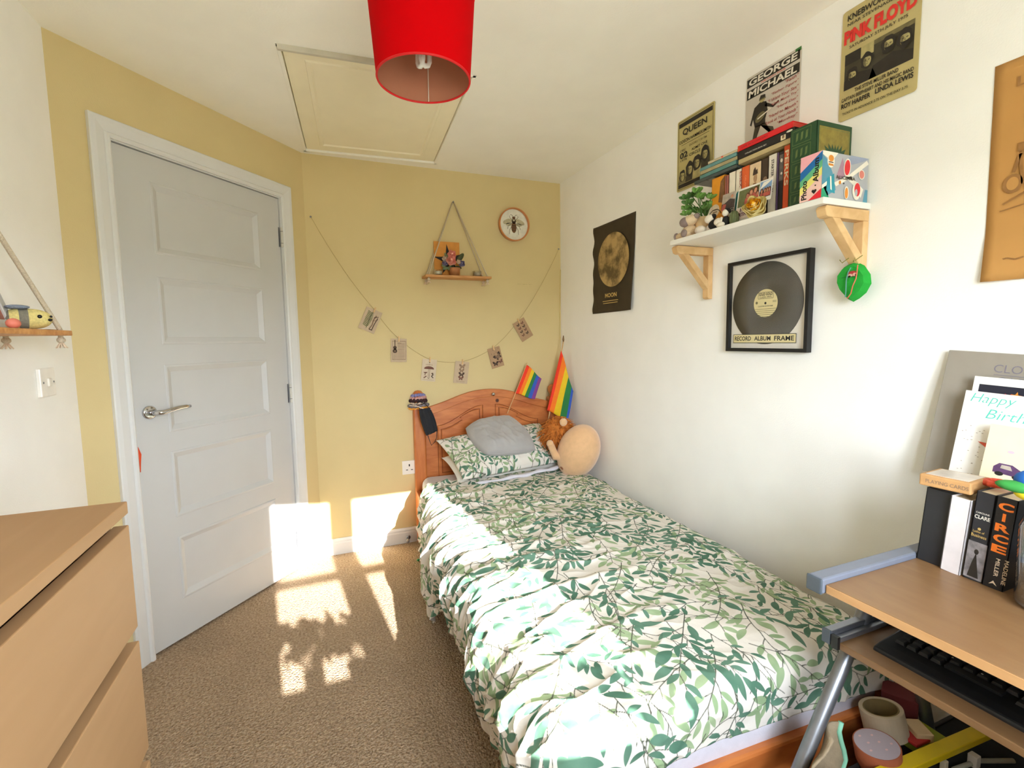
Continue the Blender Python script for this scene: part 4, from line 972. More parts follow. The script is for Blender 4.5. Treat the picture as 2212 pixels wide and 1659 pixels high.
mb.tube([((r0-.006)*math.cos(a2), (r0-.006)*math.sin(a2), .002), ((r0-.006+.017*.8)*math.cos(a2), (r0-.006+.0135)*math.sin(a2), .17)], .0035, M_plastic, 6, flat=.4); mb.build('seam_strip', lamp)

# ================================================================== right wall: signs and posters
def sheet(name, label, cat, px4, th, mt, draw, off=.0015, bevel=0, group=None, lettering=None):
    """flat rectangular sheet on the right wall from its four picture corners TL TR BL BR"""
    q_ = [xp(x, y, -off) if len(p_) == 2 else None for p_ in px4 for x, y in [p_]]
    y0 = (q_[0].y+q_[2].y)/2; y1 = (q_[1].y+q_[3].y)/2; z1 = (q_[0].z+q_[1].z)/2; z0 = (q_[2].z+q_[3].z)/2
    return sheet_at(name, label, cat, y0, y1, z0, z1, th, mt, draw, off, bevel, group, lettering)
def sheet_at(name, label, cat, y0, y1, z0, z1, th, mt, draw, off=.0015, bevel=0, group=None, lettering=None):
    w_, h_ = y0-y1, z1-z0; root = thing(name, label, cat, (-off, y0, z0), group=group)
    mb = MB(); r_ = bevel
    pts = []
    if r_:
        for cx, cy, a0 in ((w_-r_, r_, -90), (w_-r_, h_-r_, 0), (r_, h_-r_, 90), (r_, r_, 180)):
            for k in range(5): t_ = math.radians(a0+k*22.5); pts.append((cx+r_*math.cos(t_), cy+r_*math.sin(t_)))
    else: pts = [(0, 0), (w_, 0), (w_, h_), (0, h_)]
    T = frame((0, 0, 0), (0, -1, 0), (0, 0, 1), (-1, 0, 0)); mb.prism(pts, th, mt, T); mb.build('sheet', root)
    a_ = Art(); draw(a_, w_, h_); a_.build('printed_picture', root, (-th, 0, 0), **RWALL)
    if lettering: b_ = Art(); b_.z = .0025; lettering(b_, w_, h_); b_.build('lettering', root, (-th, 0, 0), **RWALL)
    return root
M_tin = P('aged_tin_olive', (186, 172, 112), .5, .08, 14); M_tin2 = P('aged_tin_khaki', (190, 174, 118), .5, .08, 14); M_tin3 = P('grey_tin', (202, 194, 182), .5, .05, 14)
M_pb = P('poster_black', (40, 34, 26), .6, .2, 30); M_pdark = P('poster_dark', (62, 56, 40), .6, .25, 30); M_pred = P('poster_red', (218, 48, 38), .6, .08, 40); M_pred2 = P('faded_red_ink', (168, 84, 80), .7, .1, 60)
M_pale = P('poster_highlight', (176, 164, 110), .6, .25, 40); M_pmid = P('poster_midtone', (116, 106, 70), .6, .3, 40); M_silver = P('silver_white_ink', (226, 220, 206), .6, .04, 30); M_grn = P('green_tape', (58, 120, 60), .6)
def head(a, x, y, s, hair, face, beard=False, hs=1.0):
    a.poly([(x+s*.98*hs*math.cos(t_)*(1+.10*math.sin(t_*5+x*90)), y+s*1.28*hs*math.sin(t_)*(1+.08*math.cos(t_*4+x*70))) for t_ in np.linspace(0, 2*math.pi, 29)[:-1]], hair); a.up()
    a.ell(x+.06*s, y-.12*s, s*.60, s*.86, face); a.up()
    a.poly([(x-s*.52, y-s*.5), (x-s*.25, y-s*.92), (x-s*.02, y-s*.95), (x-s*.16, y-s*.4), (x-s*.1, y+s*.3), (x-s*.5, y+s*.5)], M_pmid)
    a.poly([(x-s*.62, y+s*.30), (x-s*.55, y+s*.8), (x, y+s*1.0), (x+s*.65, y+s*.75), (x+s*.70, y+s*.25), (x+s*.35, y+s*.48), (x-s*.2, y+s*.52)], hair); a.up()
    for k in (-1, 1): a.poly([(x+.08*s+k*s*.26-s*.15, y+s*.06), (x+.08*s+k*s*.26+s*.15, y+s*.08), (x+.08*s+k*s*.26+s*.12, y-s*.06), (x+.08*s+k*s*.26-s*.11, y-s*.07)], M_pdark)
    a.poly([(x+s*.06, y+s*.02), (x+s*.15, y-s*.32), (x-s*.02, y-s*.34)], M_pmid); a.poly([(x-s*.12, y-s*.52), (x+s*.30, y-s*.50), (x+s*.2, y-s*.60), (x-s*.04, y-s*.61)], M_pmid)
    if beard: a.poly([(x-s*.5, y-s*.30), (x-s*.2, y-s*.42), (x+s*.34, y-s*.42), (x+s*.66, y-s*.30), (x+s*.45, y-s*1.0), (x-s*.25, y-s*1.0)], hair)
def q_art(a, w, h):
    for x0, y0, x1, y1 in ((.03, .02, .97, .03), (.03, .97, .97, .98), (.03, .02, .045, .98), (.955, .02, .97, .98)): a.rect(w*x0, h*y0, w*x1, h*y1, M_pmid)
    a.up(); a.rect(w*.05, h*.895, w*.95, h*.955, M_pb); a.rect(w*.05, h*.04, w*.95, h*.095, M_pb)
    a.rect(w*.12, h*.64, w*.88, h*.645, M_pdark)
    a.up()
    for k, (x, y) in enumerate(((.18, .21), (.40, .26), (.60, .30), (.82, .37))):
        x -= .02; a.poly([(w*(x-.12), h*.10), (w*(x+.13), h*.10), (w*(x+.12), h*(y-.03)), (w*(x-.09), h*(y-.03))], (M_pmid, M_pdark)[k % 2] if k != 2 else M_pale); a.up()
        head(a, w*x, h*y, w*.105, M_pb, M_pale, hs=1.1 if k else .85); a.up()
def q_txt(a, w, h):
    a.text('QUEEN', w*.16, h*.755, w*.66, h*.10, M_pb, .02); a.text('ODEON HAMMERSMITH', w*.07, h*.665, w*.86, h*.045, M_pb); a.text('ADMIT ONE', w*.42, h*.50, w*.42, h*.035, M_pb); a.text('CIRCLE', w*.36, h*.435, w*.30, h*.04, M_pb)
    a.text('DEC', w*.10, h*.55, w*.16, h*.03, M_pb); a.text('02', w*.09, h*.45, w*.22, h*.085, M_pb, .03); a.text('1975', w*.11, h*.41, w*.18, h*.028, M_pb); a.text('DOORS 7.30 PM', w*.36, h*.575, w*.46, h*.028, M_pmid)
sheet('tin_sign', 'olive tin concert sign headed QUEEN, left of the three signs above the wall shelf', 'sign', [(1466, 265), (1547, 216), (1462, 417), (1540, 385)], .002, M_tin, q_art, bevel=.008, lettering=q_txt)
def g_art(a, w, h):
    a.rect(w*.02, h*.875, w*.98, h*.975, M_pb); a.rect(w*.02, h*.735, w*.98, h*.84, M_pb); a.rect(w*.90, h*.96, w, h, M_grn)
    fx, fy = w*.30, h*.70
    f = lambda pts: [(fx+w*u, h*v) for u, v in pts]
    a.up()
    a.poly(f([(-.12, .60), (.0, .64), (.11, .61), (.14, .50), (.10, .42), (.10, .36), (-.10, .36), (-.14, .47), (-.17, .40), (-.2, .42)]), M_pb)
    a.poly(f([(-.10, .37), (.02, .37), (-.07, .22), (-.14, .10), (-.19, .10), (-.14, .24)]), M_pdark); a.poly(f([(-.0, .37), (.10, .37), (.19, .24), (.26, .12), (.32, .12), (.25, .28)]), M_pdark)
    a.poly(f([(.08, .56), (.24, .50), (.34, .53), (.34, .55), (.24, .53), (.10, .60)]), M_pb)
    a.up(); a.ell(fx+w*.03, h*.655, w*.055, h*.032, M_pale); a.up(); a.poly(f([(-.03, .665), (.09, .665), (.085, .70), (.0, .71)]), M_pb); a.rect(fx-w*.03, h*.655, fx+w*.10, h*.662, M_pb)
    a.ell(fx, h*.46, w*.10, h*.045, M_pmid, rot=.5); a.up(); a.line(f([(-.05, .45), (.2, .50)]), w*.02, M_silver)
def g_txt(a, w, h):
    a.text('GEORGE', w*.06, h*.885, w*.88, h*.078, M_silver, .03, slant=.1); a.text('MICHAEL', w*.06, h*.745, w*.88, h*.082, M_silver, .03, slant=.1); a.text('THE FAITH TOUR', w*.30, h*.848, w*.45, h*.018, M_pred)
    for k, (t_, x) in enumerate((('"Faith"', .74), ('"Father Figure"', .50), ('"I Want Your Sex"', .44), ('"One More Try"', .50), ('"Hard Day"', .60), ('"Hand to Mouth"', .46), ('"Look at Your Hands"', .40), ('"Monkey"', .62))):
        a.text(t_, w*x, h*(.69-.06*k), w*(.97-x), h*.036, M_pred2, .01, slant=.25)
gq = [xp(1613, 168, -.0015), xp(1732, 101, -.0015)]
sheet_at('tin_sign', 'grey tin concert sign with black bars and red song titles, rising behind the shelf books', 'sign', -1.5155, -1.7385, 1.912, 2.214, .002, M_tin3, g_art, bevel=.008, lettering=g_txt)
def p_art(a, w, h):
    a.rect(w*.06, h*.275, w*.94, h*.60, M_pdark); a.up(); a.rect(w*.06, h*.5, w*.28, h*.60, M_pb); a.rect(w*.28, h*.5, w*.45, h*.6, M_pale); a.rect(w*.45, h*.56, w*.94, h*.6, M_pmid)
    a.poly([(w*.06, h*.275), (w*.5, h*.275), (w*.45, h*.36), (w*.2, h*.40), (w*.06, h*.36)], M_pb); a.poly([(w*.4, h*.275), (w*.94, h*.275), (w*.94, h*.36), (w*.7, h*.42), (w*.45, h*.38)], M_pb); a.up()
    for x, y, s_, b_ in ((.17, .39, .085, 1), (.37, .455, .085, 0), (.64, .50, .09, 1), (.84, .475, .095, 1)): head(a, w*x, h*y, w*s_, M_pb, M_pale, b_); a.up()
def p_txt(a, w, h):
    a.text('KNEBWORTH PARK', w*.08, h*.895, w*.86, h*.055, M_pb, .02); a.text('NEAR STEVENAGE, HERTS', w*.08, h*.845, w*.84, h*.032, M_pb)
    a.text('PiNK FLOYD', w*.04, h*.69, w*.92, h*.125, M_pred, .06); a.text('SATURDAY 5TH JULY 1975', w*.12, h*.632, w*.74, h*.034, M_pb)
    a.text('THE STEVE MILLER BAND', w*.22, h*.222, w*.56, h*.034, M_pb, .02); a.text('CAPTAIN BEEFHEART AND HIS MAGIC BAND', w*.04, h*.172, w*.92, h*.034, M_pb, .02)
    a.text('ROY HARPER', w*.04, h*.112, w*.40, h*.045, M_pb, .03); a.text('LINDA LEWIS', w*.50, h*.118, w*.46, h*.045, M_pb, .03); a.text('TICKETS IN ADVANCE 2.75 ON THE DAY 3.75', w*.06, h*.05, w*.84, h*.022, M_pb)
sheet_at('tin_sign', 'large olive tin festival sign with red PINK FLOYD lettering near the ceiling', 'sign', -1.8745, -2.0870, 1.911, 2.232, .002, M_tin2, p_art, bevel=.009, lettering=p_txt)

# moon poster: a curling sheet
M_moonbg = P('moon_poster_black', (58, 47, 28), .7, .1, 20); M_gold = P('gold_ink', (196, 164, 96), .5, .1, 40)
def moonmat():
    mt, nt, b = base('moon_print'); tc = node(nt, 'ShaderNodeTexCoord'); nz = node(nt, 'ShaderNodeTexNoise'); nz.inputs['Scale'].default_value = 11; nz.inputs['Detail'].default_value = 5; nz.inputs['Roughness'].default_value = .6
    nt.links.new(tc.outputs['Object'], nz.inputs['Vector']); rp = node(nt, 'ShaderNodeValToRGB'); e = rp.color_ramp.elements
    e[0].position = .42; e[0].color = lin((98, 80, 46)); e[1].position = .60; e[1].color = lin((186, 156, 100))
    nt.links.new(nz.outputs['Fac'], rp.inputs['Fac']); nt.links.new(rp.outputs['Color'], b.inputs['Base Color']); b.inputs['Roughness'].default_value = .7; return mt
M_moon = moonmat()
mp = thing('moon_poster', 'dark poster of the full moon on the white wall near the corner', 'poster', (0, -.427, 1.399))
pw, ph_ = .392, .501
def curl(y_, z_): return -(.002+.010*max(0, y_-.25)/.14*max(0, 1-z_/.35)*1.5+.0035*(1+math.sin(z_*55+.6))*max(0, 1-y_/.03))
A = np.array([[(curl(y_, z_), -y_+(.004*math.sin(z_*40) if y_ < .005 else 0)+.018*(z_/ph_)*-(1 if y_ > .2 else .4), z_) for z_ in np.linspace(0, ph_, 34)] for y_ in np.linspace(0, pw, 24)])
mb = MB(); mb.grid(A, M_moonbg); mb.build('sheet', mp, smooth=True, solid=.0006)
a_ = Art(); a_.ell(.205, .288, .152, .148, M_moon, 48); a_.build('moon_picture', mp, (-.0085, -.006, 0), **RWALL)
a_ = Art(); a_.text('MOON', .135, .083, .115, .024, M_gold, .03); a_.rect(.11, .062, .265, .066, M_gold).rect(.115, .050, .26, .054, M_gold); a_.build('lettering', mp, (-.0125, -.006, 0), **RWALL)
# tan poster at the right edge
M_tan = P('tan_poster_paper', (188, 138, 74), .8, .04, 12); M_tanink = P('brown_poster_ink', (150, 106, 56), .8, .15, 40)
tp = thing('tan_poster', 'tan paper poster with a faint brown vehicle drawing at the right edge', 'poster', (0, -2.252, 1.376))
A = np.array([[(-(.002+.012*max(0, 1-z_/.12)*max(0, 1-y_/.1)), -y_-.006*(1-z_/.512), z_) for z_ in np.linspace(0, .512, 24)] for y_ in np.linspace(0, .40, 20)])
mb = MB(); mb.grid(A, M_tan); mb.build('sheet', tp, smooth=True, solid=.0006)
a_ = Art()
a_.line([(.035, .18), (.075, .20), (.12, .20), (.2, .21)], .004, M_tanink).line([(.05, .25), (.06, .29), (.12, .30), (.2, .30)], .006, M_tanink).line([(.06, .29), (.068, .22)], .006, M_tanink).line([(.12, .30), (.12, .21)], .005, M_tanink)
a_.ell(.05, .225, .018, .022, M_tanink, 20).ell(.095, .21, .022, .026, M_tanink, 20); a_.up(); a_.ell(.05, .225, .011, .015, M_tan, 20).ell(.095, .21, .014, .018, M_tan, 20); a_.rect(.055, .295, .10, .315, M_tanink)
a_.line([(.03, .165), (.09, .175), (.2, .18)], .003, M_tanink); a_.line([(.03, .048), (.05, .052), (.065, .047), (.08, .051)], .004, M_tanink)
a_.build('printed_picture', tp, (-.006, 0, 0), **RWALL)
a_ = Art(); a_.text('LA T', .045, .445, .075, .022, M_tanink, .02); a_.build('lettering', tp, (-.006, 0, 0), **RWALL)

# framed record
rf = thing('framed_record', 'black framed vinyl record hanging on the white wall under the shelf', 'picture', (0, -1.469, 1.193))
s_ = .347; fw = .013; dp = .026
mb = MB()
T = frame((0, 0, 0), (0, -1, 0), (0, 0, 1), (-1, 0, 0))
for a, b in (((0, 0, .002), (fw, s_, dp)), ((s_-fw, 0, .002), (s_, s_, dp)), ((fw, 0, .002), (s_-fw, fw, dp)), ((fw, s_-fw, .002), (s_-fw, s_, dp))): mb.box(a, b, P('frame_black', (20, 19, 19), .35, .1, 30), T)
mb.build('frame', rf, bevel=.001)
mb = MB(); mb.box((fw, fw, .004), (s_-fw, s_-fw, .010), P('mount_board', (232, 226, 214), .8, .02, 20), T); mb.build('mount_board', rf)
def vinyl():
    mt, nt, b = base('vinyl'); tc = node(nt, 'ShaderNodeTexCoord'); wv = node(nt, 'ShaderNodeTexWave', wave_type='RINGS', rings_direction='X'); wv.inputs['Scale'].default_value = 90; wv.inputs['Distortion'].default_value = .3
    nt.links.new(tc.outputs['Object'], wv.inputs['Vector']); rp = node(nt, 'ShaderNodeValToRGB'); rp.color_ramp.elements[0].color = lin((78, 74, 66)); rp.color_ramp.elements[1].color = lin((92, 88, 80))
    nt.links.new(wv.outputs['Fac'], rp.inputs['Fac']); nt.links.new(rp.outputs['Color'], b.inputs['Base Color']); b.inputs['Roughness'].default_value = .3; return mt
rc = (s_*.485, s_*.515)
mb = MB(); mb.lathe([(0, .0015), (.051, .0015), (.0512, .0018), (.1505, .0018), (.151, 0)], vinyl(), 72, frame((0, 0, 0), (0, -1, 0), (0, 0, 1), (-1, 0, 0))); rec = mb.build('record', rf, smooth=True); rec.location = (-.010, -rc[0], rc[1])
M_lab = P('record_label_paper', (228, 214, 160), .7, .02, 20)
a_ = Art(); a_.ell(0, 0, .0635, .0635, M_lab, 48); a_.up()
a_.line([(-.032, .017), (.032, .017), (.032, .040), (-.032, .040), (-.032, .017)], .0012, M_ink)
a_.text('SOLID GOLD', -.029, .028, .058, .010, M_ink, .03).text('CLASSIC VINYL', -.026, .0195, .052, .006, M_ink)
a_.ell(0, 0, .0045, .0045, M_ink); a_.ell(-.038, .003, .005, .005, M_pmid); a_.rect(.030, .002, .046, .0035, M_pmid).rect(.030, .006, .046, .0075, M_pmid)
a_.text('COLLECTORS RECORD FRAME', -.032, -.013, .064, .0045, M_ink)
for k in range(5): a_.rect(-.045+.003*k, -.022-.007*k, .045-.004*k, -.0205-.007*k, M_pmid)
lab(a_.build('record_label', rec, (-.0012, 0, 0), **RWALL), 'cream centre label of the record')
a_ = Art(); x0, x1, y0, y1 = s_*.075, s_*.86, s_*.092, s_*.190
a_.z = .003; a_.rect(x0, y0, x1, y1, M_ink); a_.up(); a_.rect(x0+.002, y0+.002, x1-.002, y1-.002, M_lab); a_.up()
W_ = x1-x0; a_.text('RECORD', x0+W_*.03, y0+.009, W_*.28, .017, M_ink, .02).text('ALBUM', x0+W_*.365, y0+.009, W_*.26, .017, M_ink, .02).text('FRAME', x0+W_*.68, y0+.009, W_*.29, .017, M_ink, .02)
lab(a_.build('title_strip', rf, (-.010, 0, 0), **RWALL), 'cream strip reading RECORD ALBUM FRAME')
mb = MB(); mb.box((fw, fw, .0185), (s_-fw, s_-fw, .0195), glass('frame_glass', (1, 1, 1), .06), T); mb.build('glass', rf)

# ================================================================== wall shelf and what stands on it
ZB, ZT = 1.622, 1.640; SY0, SY1, SXF = -1.345, -1.983, -.207
ws = thing('wall_shelf', 'white wall shelf on two pine brackets above the framed record', 'shelf', (0, (SY0+SY1)/2, ZB))
mid = (SY0+SY1)/2
MB().box((SXF, SY1-mid, 0), (-.001, SY0-mid, ZT-ZB), P('shelf_white', (240, 239, 234), .4, .01, 8)).build('shelf_board', ws, bevel=.002)
for yb in (-1.352-mid, -1.965-mid):
    br = MB(); t2 = .015; T = frame((0, yb, 0), (-1, 0, 0), (0, 0, -1), (0, 1, 0)); T = T @ Matrix.Translation((0, 0, -t2))
    br.prism([(.001, .002), (.186, .002), (.193, .010), (.186, .030), (.176, .034), (.001, .034)], 2*t2, M_raw, T)
    b0 = br.build('bracket', ws, bevel=.002)
    p2 = MB(); p2.prism([(.001, .034), (.026, .034), (.026, .205), (.020, .212), (.001, .212)], 2*t2, M_raw, T); p2.build('upright', b0, bevel=.002)
    p3 = MB(); p3.prism([(.160, .034), (.128, .034), (.026, .135), (.026, .172)], 2*t2*.999, M_raw, T); p3.build('brace', b0, bevel=.002)

def book(label, y0, y1, h, xf, depth, cov, z0=ZT, pages=M_pages, title=None, tcol=None, tb=(.1, .9), tw=.55, sideart=None, spine=None, lean=0, name='book', cat='book', group=None, td=-1, bold=.02):
    """upright book, spine towards the room (-x); y0 > y1"""
    th = y0-y1; root = thing(name, label, cat, (xf, (y0+y1)/2, z0), (lean, 0, 0), group)
    c_ = .0022 if th > .014 else .0012
    mb = MB(); mb.box((0, -th/2, 0), (c_, th/2, h), cov); mb.box((0, th/2-c_, 0), (depth, th/2, h), cov); mb.box((0, -th/2, 0), (depth, -th/2+c_, h), cov); mb.build('cover', root, bevel=.0006)
    MB().box((c_, -th/2+c_, .003), (depth-.003, th/2-c_, h-.003), pages).build('pages', root)
    if spine or title:
        a_ = Art(); 
        if spine: spine(a_, th, h); a_.up()
        if title:
            L = h*(tb[1]-tb[0]); hw = th*tw
            # reads downwards (td=-1) or upwards (td=1)
            if td < 0: a_.text(title, th/2-hw/2, h*tb[1], L, hw, tcol, bold, rot=-math.pi/2)
            else: a_.text(title, th/2+hw/2, h*tb[0], L, hw, tcol, bold, rot=math.pi/2)
        a_.build('spine_print', root, (0, th/2, 0), **RWALL)
    if sideart:
        a_ = Art(); sideart(a_, depth, h); a_.build('cover_print', root, (0, -th/2, 0), (1, 0, 0), (0, 0, 1))
    return root
XF = -.130; D_ = .125; G1 = 'paperbacks standing on the wall shelf'
cB = lambda n, c_: P('cover_'+n, c_, .5, .06, 30)
def sp_yellow(a, w, h):
    a.poly([(w*.55, h*.55), (w, h*.5), (w, h*.98), (w*.7, h*.9)], P('spine_brown_art', (124, 84, 50), .6, .4, 60)); a.up(); a.ell(w*.3, h*.42, w*.36, w*.36, P('pale_roundel', (226, 206, 178), .6, .1, 60)); a.up(); a.rect(w*.08, h*.42, w*.52, h*.44, M_sepl).rect(w*.12, h*.38, w*.48, h*.40, M_sepl)
book('thick amber yellow paperback with a brown picture, leftmost on the wall shelf', -1.484, -1.546, .206, XF, D_, cB('amber', (228, 150, 34)), spine=sp_yellow, group=G1)
book('slim dusky pink paperback between the amber and white books on the wall shelf', -1.547, -1.566, .199, XF, D_, cB('dusky', (168, 98, 86)), spine=lambda a, w, h: a.rect(w*.38, 0, w*.5, h, M_sep), group=G1)
book('white paperback with black lettering beside the teal one on the wall shelf', -1.567, -1.597, .203, XF, D_, cB('white', (236, 228, 210)), title='THE BELL JAR', tcol=M_ink, tb=(.08, .62), tw=.5, group=G1)
def sp_teal(a, w, h):
    a.rect(0, h*.30, w, h*.58, P('teal_ink', (70, 160, 166), .6, .1, 50)); a.up(); a.poly([(0, h*.58), (w*.5, h*.63), (w, h*.56)], P('teal_ink', (70, 160, 166))); a.up(); a.text('ESSEX', w*.7, h*.95, h*.27, w*.4, M_pred2, .02, rot=-math.pi/2)
book('white and teal paperback with red lettering on the wall shelf', -1.598, -1.6225, .203, XF, D_, cB('white2', (234, 226, 208)), spine=sp_teal, group=G1)
book('plain orange paperback left of the sepia portrait spine on the wall shelf', -1.6235, -1.657, .204, XF, D_, cB('orange', (222, 98, 46)), title='ORLANDO', tcol=cB('orange_d', (240, 140, 90)), tb=(.55, .85), tw=.22, group=G1)
def sp_port(a, w, h):
    a.rect(0, h*.38, w, h*.985, P('portrait_bg', (226, 200, 160), .6, .06, 40)); a.up(); a.poly([(w*.06, h*.42), (w*.9, h*.42), (w*.92, h*.55), (w*.6, h*.66), (w*.35, h*.66), (w*.1, h*.55)], P('portrait_coat', (132, 84, 44), .6, .3, 60)); a.up()
    a.ell(w*.52, h*.74, w*.16, h*.075, P('portrait_face', (178, 140, 104), .6, .2, 60)); a.up(); a.poly([(w*.3, h*.79), (w*.74, h*.80), (w*.7, h*.88), (w*.58, h*.86), (w*.5, h*.92), (w*.36, h*.88)], M_sep)
book('thick black book with a sepia portrait on its spine on the wall shelf', -1.658, -1.704, .204, XF, D_, cB('black', (34, 26, 22)), spine=sp_port, group=G1)
book('dark brown paperback right of the portrait spine on the wall shelf', -1.705, -1.732, .203, XF, D_, cB('dkbrown', (66, 50, 38)), spine=lambda a, w, h: a.ell(w*.6, h*.66, w*.3, h*.05, M_sepl) and None, group=G1)
book('tall white book with small black capitals down its spine on the wall shelf', -1.733, -1.764, .206, XF, D_, cB('white3', (230, 224, 212)), title='STARTER VILLAIN', tcol=M_ink, tb=(.42, .92), tw=.32, group=G1)
book('very slim purple booklet right of the tall white book on the wall shelf', -1.765, -1.771, .205, XF, D_, cB('purple', (92, 70, 110)), group=G1)
def sp_dk(a, w, h):
    a.rect(w*.1, h*.55, w*.9, h*.95, P('grey_photo', (104, 96, 92), .6, .35, 70)); a.up(); a.ell(w*.5, h*.86, w*.22, h*.03, M_silver).ell(w*.55, h*.66, w*.18, h*.02, M_silver)
book('black paperback with a grey photograph left of the orange PERKS book', -1.772, -1.7915, .204, XF, D_, cB('black2', (42, 36, 38)), spine=sp_dk, group=G1)
book('orange red book lettered PERKS in white down its spine', -1.7925, -1.8145, .214, XF-.004, D_, cB('perks', (218, 84, 40)), title='PERKS', tcol=M_cream, tb=(.42, .93), tw=.62, group=G1)
book('black paperback with pale capitals standing against the green book', -1.8155, -1.832, .205, XF-.002, D_, cB('black3', (36, 40, 34)), title='THE SECRET HISTORY', tcol=P('pale_green_ink', (190, 204, 178)), tb=(.32, .93), tw=.6, group=G1)
M_gr = P('dark_green_cloth', (34, 72, 42), .5, .1, 40); M_gr2 = P('green_gilt', (96, 116, 66), .5, .15, 60); M_olive = P('olive_gilt', (136, 120, 50), .5, .2, 60)
def sp_green(a, w, h):
    for y0, y1 in ((.80, .97), (.60, .77), (.40, .57), (.22, .37), (.05, .19)):
        a.line([(w*.1, h*y0), (w*.78, h*y0), (w*.78, h*y1), (w*.1, h*y1), (w*.1, h*y0)], .0014, M_gr2)
        for k in range(3): a.poly([(w*(.22+.18*k), h*(y0+.03)), (w*(.30+.18*k), h*(y0+.05)), (w*(.32+.18*k), h*(y1-.03)), (w*(.24+.18*k), h*(y1-.04))], M_gr2)
def side_green(a, w, h):
    a.rect(w*.06, h*.04, w*.94, h*.94, M_olive); a.up(); a.line([(w*.09, h*.06), (w*.91, h*.06), (w*.91, h*.92), (w*.09, h*.92), (w*.09, h*.06)], .001, M_gr2); a.up()
    pts = []
    for k in range(44):
        t_ = 2*math.pi*k/44; r_ = (.055 if k % 2 else .040)*(1+.15*math.sin(t_*3)); pts.append((w*.52+r_*math.cos(t_), h*.52+r_*1.15*math.sin(t_)))
    a.poly(pts, M_gr)
book('big thick dark green hardback with an olive patterned cover on the wall shelf', -1.834, -1.921, .240, -.160, .152, M_gr, spine=sp_green, sideart=side_green)
# photo album with stickers
al = thing('photo_album', 'rainbow photo album covered in stickers at the right end of the wall shelf', 'photo album', (-.207, -1.9425, ZT))
mb = MB(); wA, hA, dA = .066, .128, .198
M_alb = P('album_grey_blue', (172, 176, 184), .45, .03, 20)
mb.box((0, -wA/2, 0), (.002, wA/2, hA), M_alb); mb.box((0, wA/2-.002, 0), (dA, wA/2, hA), M_alb); mb.box((0, -wA/2, 0), (dA, -wA/2+.002, hA), M_alb); mb.build('cover', al, bevel=.001)
MB().box((.003, -wA/2+.003, .002), (dA-.003, wA/2-.003, hA-.002), M_paperw).build('pages', al)
cs = dict(pk=P('al_pink', (244, 176, 186), .5), bl=P('al_blue', (24, 110, 180), .5), gn=P('al_green', (100, 186, 140), .5), ye=P('al_yellow', (238, 230, 130), .5), pp=P('al_palepink', (246, 206, 196), .5), rd=P('al_red', (222, 34, 46), .5), tl=P('al_teal', (36, 146, 170), .5), t2=P('al_teal2', (84, 148, 176), .5), mv=P('al_mauve', (168, 134, 154), .5), wh=P('al_white', (236, 232, 220), .5), em=P('al_emerald', (32, 158, 118), .5), og=P('al_orange', (216, 138, 44), .5), co=P('al_coral', (214, 126, 116), .5))
a_ = Art(); bands = ['pp', 'ye', 'gn', 'bl', 'pk']
a_.rect(0, 0, wA, hA, cs['pp']); a_.up()
def band(c0, c1, mt):   # diagonal stripe  c0 < v - .6u < c1, clipped to the spine
    pts = [(0, c0), (wA, c0+.045), (wA, c1+.045), (0, c1)]; pts = [(x, min(max(y, 0), hA)) for x, y in pts]; a_.poly(pts, mt)
band(.018, .040, cs['ye']); band(.040, .060, cs['gn']); band(.060, .085, cs['bl']); band(.085, .13, cs['pk']); a_.poly([(wA*.4, 0), (wA, 0), (wA, .025)], cs['rd']); a_.up()
a_.text('Photo', wA*.34, hA*.04, hA*.42, wA*.26, M_ink, .03, rot=math.pi/2).text('Album', wA*.86, hA*.36, hA*.52, wA*.26, M_ink, .03, rot=math.pi/2)
hc_ = (wA*.68, hA*.17); a_.poly([(hc_[0]+.0075*(16*math.sin(t_)**3)/16, hc_[1]+.0075*(13*math.cos(t_)-5*math.cos(2*t_)-2*math.cos(3*t_)-math.cos(4*t_))/16) for t_ in np.linspace(0, 2*math.pi, 25)[:-1]], M_ink); a_.rect(wA*.7, hA*.28, wA*.76, hA*.31, M_ink)
a_.build('spine_print', al, (0, wA/2, 0), **RWALL)
a_ = Art(); f = lambda pts: [(dA*u, hA*v) for u, v in pts]
a_.poly(f([(0, .3), (0, .92), (.12, .8), (.22, .55), (.3, .2), (.12, .05)]), cs['t2']); a_.poly(f([(.0, 0), (0, .22), (.1, .25), (.16, 0)]), cs['em']); a_.poly(f([(.3, .5), (.42, .92), (.5, .55), (.36, .42)]), cs['mv']); a_.poly(f([(.5, .9), (.62, .8), (.85, .9), (1, 1), (.6, 1)]), P('al_steel', (150, 160, 186), .5)); a_.poly(f([(0, .92), (0, 1), (.32, 1), (.2, .8)]), cs['wh'])
a_.poly(f([(.25, .35), (.55, .55), (.95, .95), (1, .88), (.6, .5), (.3, .28)]), cs['wh']); a_.poly(f([(.5, .5), (.75, .3), (.85, .1), (.9, .3), (.62, .55)]), cs['wh']); a_.poly(f([(.9, 0), (1, 0), (1, .3), (.94, .3)]), cs['t2']); a_.up()
a_.poly(f([(.10, .15), (.28, .12), (.25, .55), (.1, .42)]), cs['tl']); a_.up(); a_.poly(f([(.18, .2), (.21, .18), (.19, .48), (.16, .48)]), cs['wh']); a_.poly(f([(0, .26), (.1, .36), (.1, .28), (0, .18)]), cs['wh'])
a_.ell(dA*.17, hA*.80, dA*.075, hA*.14, cs['wh']); a_.up(); a_.ell(dA*.17, hA*.86, dA*.055, hA*.07, cs['og']).poly(f([(.115, .70), (.225, .70), (.22, .74), (.12, .75)]), cs['og']).rect(dA*.12, hA*.765, dA*.22, hA*.785, M_sep)
